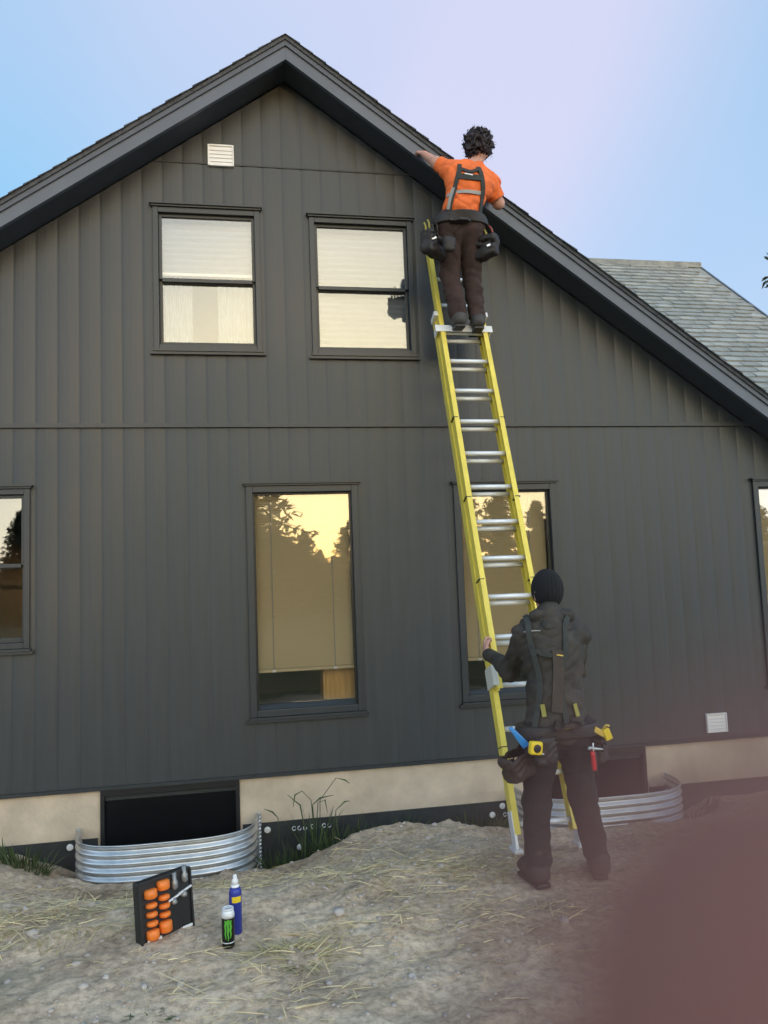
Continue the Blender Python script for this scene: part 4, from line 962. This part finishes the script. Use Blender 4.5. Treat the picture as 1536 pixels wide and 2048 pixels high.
# ------------------------------------------------------------------ straw, clods, weeds
STRAW = mat('straw', (.70,.56,.31), .8, var=.35, vscale=3); DRYG = mat('dry_grass', (.44,.38,.19), .85, var=.3, vscale=4); GREENW = mat('green_weed', (.065,.095,.035), .7, var=.35, vscale=6); CLOD = mat('dirt_clod', (.46,.40,.35), .95, var=.3, vscale=9, bump=.4, bscale=90)
# loose straw lying everywhere, thicker in drifts
n = 25000; x = RNG.uniform(-3.0, 3.6, n); y = RNG.uniform(-4.0, -.75, n)
den = np.clip(fbm(x*.9+3, y*1.6, 3, 55)*2.6+.12, 0.015, 1)
for cx, cy, rx, ry, w_ in ((-1.35,-2.05,.75,.35,1.0),(.45,-2.75,.32,.16,1.2),(.75,-1.75,.9,.22,.9),(1.2,-1.95,.5,.3,1.0),(.9,-2.75,.3,.12,.8),(-.3,-1.75,.5,.2,.5)):
    den = np.maximum(den, w_*np.exp(-((x-cx)/rx)**2-((y-cy)/ry)**2))
keep = RNG.random(n) < den; x, y = x[keep], y[keep]; n = len(x)
th = RNG.normal(.15, .75, n)+PI*(RNG.random(n) < .5); dr = norm_rows(np.stack([np.cos(th), np.sin(th)*.8, RNG.uniform(-.02, .28, n)], -1))
o = blades('loose_straw', np.stack([x, y, gz(x, y)+.006], -1), dr, RNG.lognormal(-2.55, .5, n), RNG.uniform(.0012, .0030, n), RNG.uniform(.0, .2, n), STRAW); tag(o, 'pale loose straw strewn over the dirt yard', 'straw', kind='stuff')
# clods and pebbles
ico = bmesh.new(); bmesh.ops.create_icosphere(ico, subdivisions=1, radius=1); iv = np.array([v.co for v in ico.verts]); itf = np.array([[v.index for v in f.verts] for f in ico.faces]); ico.free()
n = 3400; x = RNG.uniform(-3.2, 4.0, n); y = -4.1+3.5*RNG.random(n); sz = np.clip(RNG.lognormal(-5.0, .62, n), .003, .036)
vv = iv[None]*(1+RNG.normal(size=(n, len(iv), 1))*.16)*sz[:, None, None]*RNG.uniform(.6, 1.25, (n, 1, 3))*np.array([1, 1, .65])
vv = vv+np.stack([x, y, gz(x, y)+sz*.15], -1)[:, None]
o = np_mesh('dirt_clods', vv.reshape(-1, 3), (itf[None]+(np.arange(n)*len(iv))[:, None, None]).reshape(-1, 3), CLOD, None, False); tag(o, 'small dirt clods and pebbles scattered over the yard', 'clods', kind='stuff')
def clump(name, px, py, label, m_, n, spread, hgt, tilt, cat, wid=.0028, group=None, flat=1.0):
    c = gpt(px, py); t = thing(name, label, cat, (c[0], c[1], c[2]), group)
    a = RNG.uniform(0, 2*PI, n); r = spread*np.sqrt(RNG.random(n)); x = c[0]+np.cos(a)*r; y = c[1]+np.sin(a)*r*.55
    th = a+RNG.normal(0, .6, n); d = norm_rows(np.stack([np.cos(th)*tilt, np.sin(th)*tilt, flat*RNG.uniform(.35, 1.1, n)], -1))
    blades('stems', np.stack([x, y, gz(x, y)-.004], -1), d, hgt*RNG.uniform(.45, 1.1, n), wid*RNG.uniform(.6, 1.3, n), RNG.uniform(.05, .5, n), m_, t); return t
G1 = 'dry grass clumps on the dirt'
clump('dry_grass_clump', 598, 1912, 'largest dry grass clump on the dirt right of the drink can', DRYG, 260, .22, .15, 1.3, 'grass', .0026, G1, .6)
clump('dry_grass_clump', 815, 1925, 'small dry grass clump low in the middle of the dirt', DRYG, 90, .15, .10, 1.6, 'grass', .0026, G1, .4)
clump('dry_grass_clump', 110, 1850, 'wide dry grass patch left of the tool case', DRYG, 420, .48, .16, 1.6, 'grass', .0028, G1, .45)
clump('dry_grass_clump', 960, 1745, 'dry grass clump beside the left boot of the man in the beanie', DRYG, 170, .22, .16, 1.4, 'grass', .0028, G1, .5)
clump('dry_grass_clump', 690, 1772, 'dry grass clump below the trench between well and ladder', DRYG, 160, .25, .11, 1.5, 'grass', .0028, G1, .5)
clump('dry_grass_clump', 295, 2035, 'olive grass tuft at the bottom edge below the tool case', GREENW, 110, .14, .06, 1.6, 'grass', .0028, G1, .4)
def weed(x, y, label, n, spread, hgt, wid=.006, lean=.7):
    z = float(gz(x, y)); t = thing('weed', label, 'weed', (x, y, z), 'green weeds along the foundation')
    a = RNG.uniform(0, 2*PI, n); r = spread*np.sqrt(RNG.random(n)); xx = x+np.cos(a)*r; yy = np.clip(y+np.sin(a)*r*.4, -.9, -.03)
    d = norm_rows(np.stack([np.cos(a)*lean*RNG.random(n), -np.abs(np.sin(a))*lean*.6*RNG.random(n), np.ones(n)], -1))
    blades('stems', np.stack([xx, yy, gz(xx, yy)-.01], -1), d, hgt*RNG.uniform(.4, 1.1, n), wid*RNG.uniform(.5, 1.2, n), RNG.uniform(.1, .6, n), GREENW, t); return t
weed(.36, -.30, 'green weeds filling the trench right of the left window well', 420, .30, .46)
weed(.72, -.32, 'green weeds in the trench under the sunset picture window', 360, .28, .42)
weed(1.15, -.26, 'low green weeds against the membrane left of the ladder', 280, .32, .34)
weed(1.95, -.28, 'green weeds against the membrane beside the ladder foot', 200, .22, .36)
weed(-1.80, -.22, 'green weeds at the foundation left of the left window well', 170, .20, .27)
weed(-2.15, -.20, 'green weeds at the foundation cut by the left edge', 50, .12, .22)
weed(4.0, -.25, 'weeds at the foundation right of the second window well', 60, .2, .25)
# tall seeding grass in front of the concrete
t = thing('seeding_grass', 'tall green grass with drooping seed heads in front of the concrete', 'grass', tuple(V(.42, -.18, float(gz(.42, -.18)))))
for (bx, by), pts in (((640,1660),[(640,1600),(672,1556),(690,1560),(699,1567)]), ((632,1660),[(622,1600),(604,1582),(590,1590),(586,1615)]), ((628,1660),[(625,1610),(640,1596),(668,1590)]), ((630,1660),[(636,1605),(650,1600),(655,1625)]), ((560,1650),[(556,1636),(545,1624),(528,1618)]), ((664,1650),[(672,1620),(690,1603),(700,1602)]), ((618,1660),[(600,1610),(575,1590)])):
    pp = [at(bx, by+40, -.18)]+[at(x, y, -.18-.01*k) for k, (x, y) in enumerate(pts)]
    MB().tube(pp, [.0035]*(len(pp)-2)+[.007,.002], 5).build('stem', GREENW, t, True)
n = 26; a = RNG.uniform(-1, 1, n); c = at(632, 1690, -.18)
blades('leaves', np.stack([c[0]+a*.12, np.full(n, -.18), np.full(n, c[2])], -1), norm_rows(np.stack([a*.5, RNG.normal(0,.15,n), np.ones(n)], -1)), RNG.uniform(.2, .5, n), RNG.uniform(.004,.008,n), RNG.uniform(.1,.5,n), GREENW, t)

# ------------------------------------------------------------------ the photographer's hand, one fingertip over the corner of the lens
def lens(px, py, z): return CPOS+(CF+CR*(px-PW/2)/FOC+CU*(PH/2-py)/FOC)*z
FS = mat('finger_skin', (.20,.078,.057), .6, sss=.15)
tip = lens(1755, 2190, .0155); knuck = lens(3300, 3900, .0215)
ax = unit(knuck-tip); q1 = tip+ax*.026; q2 = tip+ax*.050-CU*.004; q3 = q2+unit(CR*.4-CU*.9-CF*.25)*.045
palm = q3+unit(CR*.3-CU-CF*.3)*.05
pr = [S(tip, q1, .0080, .0086), S(q1, q2, .0086, .0095), S(q2, q3, .0098, .012)]
side = unit(np.cross(unit(palm-q3), CF)); dn_ = unit(palm-q3)
for k in range(4): pr.append(S(q3-side*.0+CR*.02*k-CU*.004*k, palm+CR*(.006+.014*k)-CU*.03, .013, .017))
for k in (1, 2, 3):
    b_ = q3+CR*.02*k-CU*.004*k; c_ = b_+unit(CR*.25+CU*.35-CF*.9)*.040*(1-.06*k); d_ = c_+unit(-CR*.7+CU*.2-CF*.5)*.026; e_ = d_+unit(-CR*.9-CF*.1)*.02
    pr += [S(b_, c_, .0108, .0098), S(c_, d_, .0096, .0088), S(d_, e_, .0086, .0075)]
th0 = palm-CR*.005; th1 = th0+unit(-CR*.6+CU*.4-CF*.7)*.045; th2 = th1+unit(-CR*.3+CU*.8-CF*.4)*.032; pr += [S(th0, th1, .016, .0125), S(th1, th2, .012, .010)]
wrist = palm-CU*.09-CF*.02+CR*.03; pr.append(S(palm+CR*.025-CU*.02, wrist, .030, .027)); pr.append(S(wrist, wrist-CU*.16-CF*.10+CR*.03, .027, .036))
ends = np.array([tip, q3, palm, wrist, wrist-CU*.16-CF*.10+CR*.03, q3+CR*.1, th2])
hn = thing('hand', "photographer's hand with one blurred fingertip over the lower right corner", 'hand', tuple(wrist))
solid('skin', lambda P: blend(P, pr, .006), ends.min(0)-.06, ends.max(0)+.06, .0024, FS, hn)

# ------------------------------------------------------------------ trees
def conifer_mesh(name, H, R, seed, dens=1.0, leaf=1.0):
    rg = np.random.default_rng(seed); vs, n = [], 0
    nb = int(210*dens)
    for i in range(nb):
        t = (i+rg.random())/nb; z = H*(.06+.92*t); Lb = R*(1-t)**.85*(.65+.5*rg.random())+.15
        th = rg.random()*2*PI; d = np.array([math.cos(th), math.sin(th), 0]); sde = np.array([-d[1], d[0], 0]); droop = -.35+.75*t+rg.normal()*.08
        ns_ = int((14+Lb*11)/leaf)
        for k in range(ns_):
            f = (k+.5)/ns_; p = np.array([0,0,z])+d*Lb*f+np.array([0,0,1])*(droop*Lb*f+.18*Lb*f*f)
            wdt = Lb*.26*(1-f)+.10
            p = p+sde*rg.normal()*wdt*.8+np.array([0,0,rg.normal()*.10])
            a = rg.normal(size=3); a = a/np.linalg.norm(a)+d*.8+np.array([0,0,-.35]); a /= np.linalg.norm(a); b = np.cross(a, rg.normal(size=3)); b /= np.linalg.norm(b)
            sz = (.16+.16*rg.random())*leaf
            vs += [p-a*sz-b*sz*.22, p-a*sz*.2-b*sz*.38, p+a*sz*1.2, p-a*sz*.3+b*sz*.38]
    vs = np.array(vs); q = np.arange(len(vs)).reshape(-1, 4)
    o = np_mesh(name, vs, q, NEEDLE, None, False); me = o.data; bpy.data.objects.remove(o)
    tb = MB(); tb.tube([(0,0,-.4),(.05,0,H*.3),(0,.05,H*.65),(0,0,H*.97)], [.028*H*.7,.02*H*.7,.011*H*.7,.015], 8)
    tm = bpy.data.meshes.new('trunk'); tm.from_pydata(tb.v, [], tb.f); tm.materials.append(BARK)
    return me, tm
CON = [conifer_mesh('crown', 12, 3.4, 1), conifer_mesh('crown', 12, 2.6, 2), conifer_mesh('crown', 12, 4.0, 3, 1.15), conifer_mesh('crown', 12, 3.4, 5, 1.6, .38)]
def tree(x, y, h, k, label, rz, group=None, fat=1.0):
    t = thing('conifer_tree', label, 'tree', (x, y, 0), group); me, tm = CON[k]; s = h/12
    for nm, m_ in (('crown', me), ('trunk', tm)):
        o = bpy.data.objects.new(nm, m_); col.objects.link(o); o.parent = t
    t.scale = (s*fat, s*fat, s); t.rotation_euler = (0, 0, rz)
    return t
def mirror_dir(px, dist):
    """where a line of sight through photo column px, turned back by the window glass, stands at that distance from the wall"""
    d = CF+CR*(px-PW/2)/FOC+CU*(PH/2-1100)/FOC
    return d[0]/d[1]*(CAM_D+dist), -dist
TL = [(505,47,7.2,2,'wide conifer mirrored in the left part of the sunset picture window'),
      (575,60,5.8,2,'distant rounded conifer mirrored left of the middle of the sunset picture window'),
      (640,58,4.6,2,'distant rounded conifer mirrored right of the middle of the sunset picture window'),
      (455,38,10.5,2,'tallest dark conifer mirrored at the left edge of the sunset picture window'),
      (550,46,6.0,0,'broad conifer mirrored in the left half of the sunset picture window'),
      (608,50,5.0,2,'lower conifer mirrored in the middle of the sunset picture window'),
      (668,56,4.0,1,'short conifer mirrored low beside the sun glow in the sunset picture window'),
      (728,42,4.8,0,'thin conifer mirrored at the right edge of the sunset picture window'),
      (800,52,11.0,2,'unseen conifer added between the two picture window reflections to block the low sun'),  # tall tree outside both reflections, added to keep the sun off the wall
      (930,45,8.8,2,'wide conifer mirrored behind the ladder rungs'),
      (1000,52,9.6,0,'tall conifer mirrored in the middle of the picture window behind the ladder'),
      (1078,48,7.4,1,'thin conifer mirrored at the right edge of the picture window behind the ladder'),
      (1190,48,9.0,2,'conifer behind the yard right of the ladder window reflection'),
      (1330,50,8.0,0,'conifer behind the yard far to the right'),
      (1500,42,8.5,1,'conifer mirrored in the window cut by the right edge'),
      (40,40,6.6,0,'conifer mirrored in the window cut by the left edge'),
      (300,55,7.0,0,'conifer behind the yard left of the sunset picture window reflection')]
for i, (px, dist, h, k, lab) in enumerate(TL):
    x, y = mirror_dir(px, dist); tree(x, y, h, k, lab, i*1.7, 'conifers across the yard', (1.15, 1.7, 1.35, 1.9, 1.0)[i % 5])
# the wood that closes the yard behind and beside those trees
wv = []
for me, tm in CON[:3]:
    a = np.empty(len(me.vertices)*3, np.float32); me.vertices.foreach_get('co', a); wv.append(a.reshape(-1, 3))
vs = []
for k in range(64):
    ang = math.radians(-100+200*k/63); rr = 62+14*random.random(); h = 3.8+3.2*random.random()
    c, s_ = math.cos(k*2.3), math.sin(k*2.3); q = wv[k % 3].reshape(-1, 4, 3)[::2].reshape(-1, 3)*(h/12)*np.array([1.75, 1.75, 1])
    vs.append(np.stack([q[:,0]*c-q[:,1]*s_+rr*math.sin(ang), q[:,0]*s_+q[:,1]*c-rr*math.cos(ang), q[:,2]], -1))
vs = np.concatenate(vs)
o = np_mesh('woodland', vs, np.arange(len(vs)).reshape(-1, 4), NEEDLE, None, False); tag(o, 'dark belt of conifer wood closing the yard behind the photographer', 'wood', kind='stuff')
tree(18.9, 14.5, 15.5, 3, 'dark conifer showing only its branch tips at the right edge of the sky', .6)
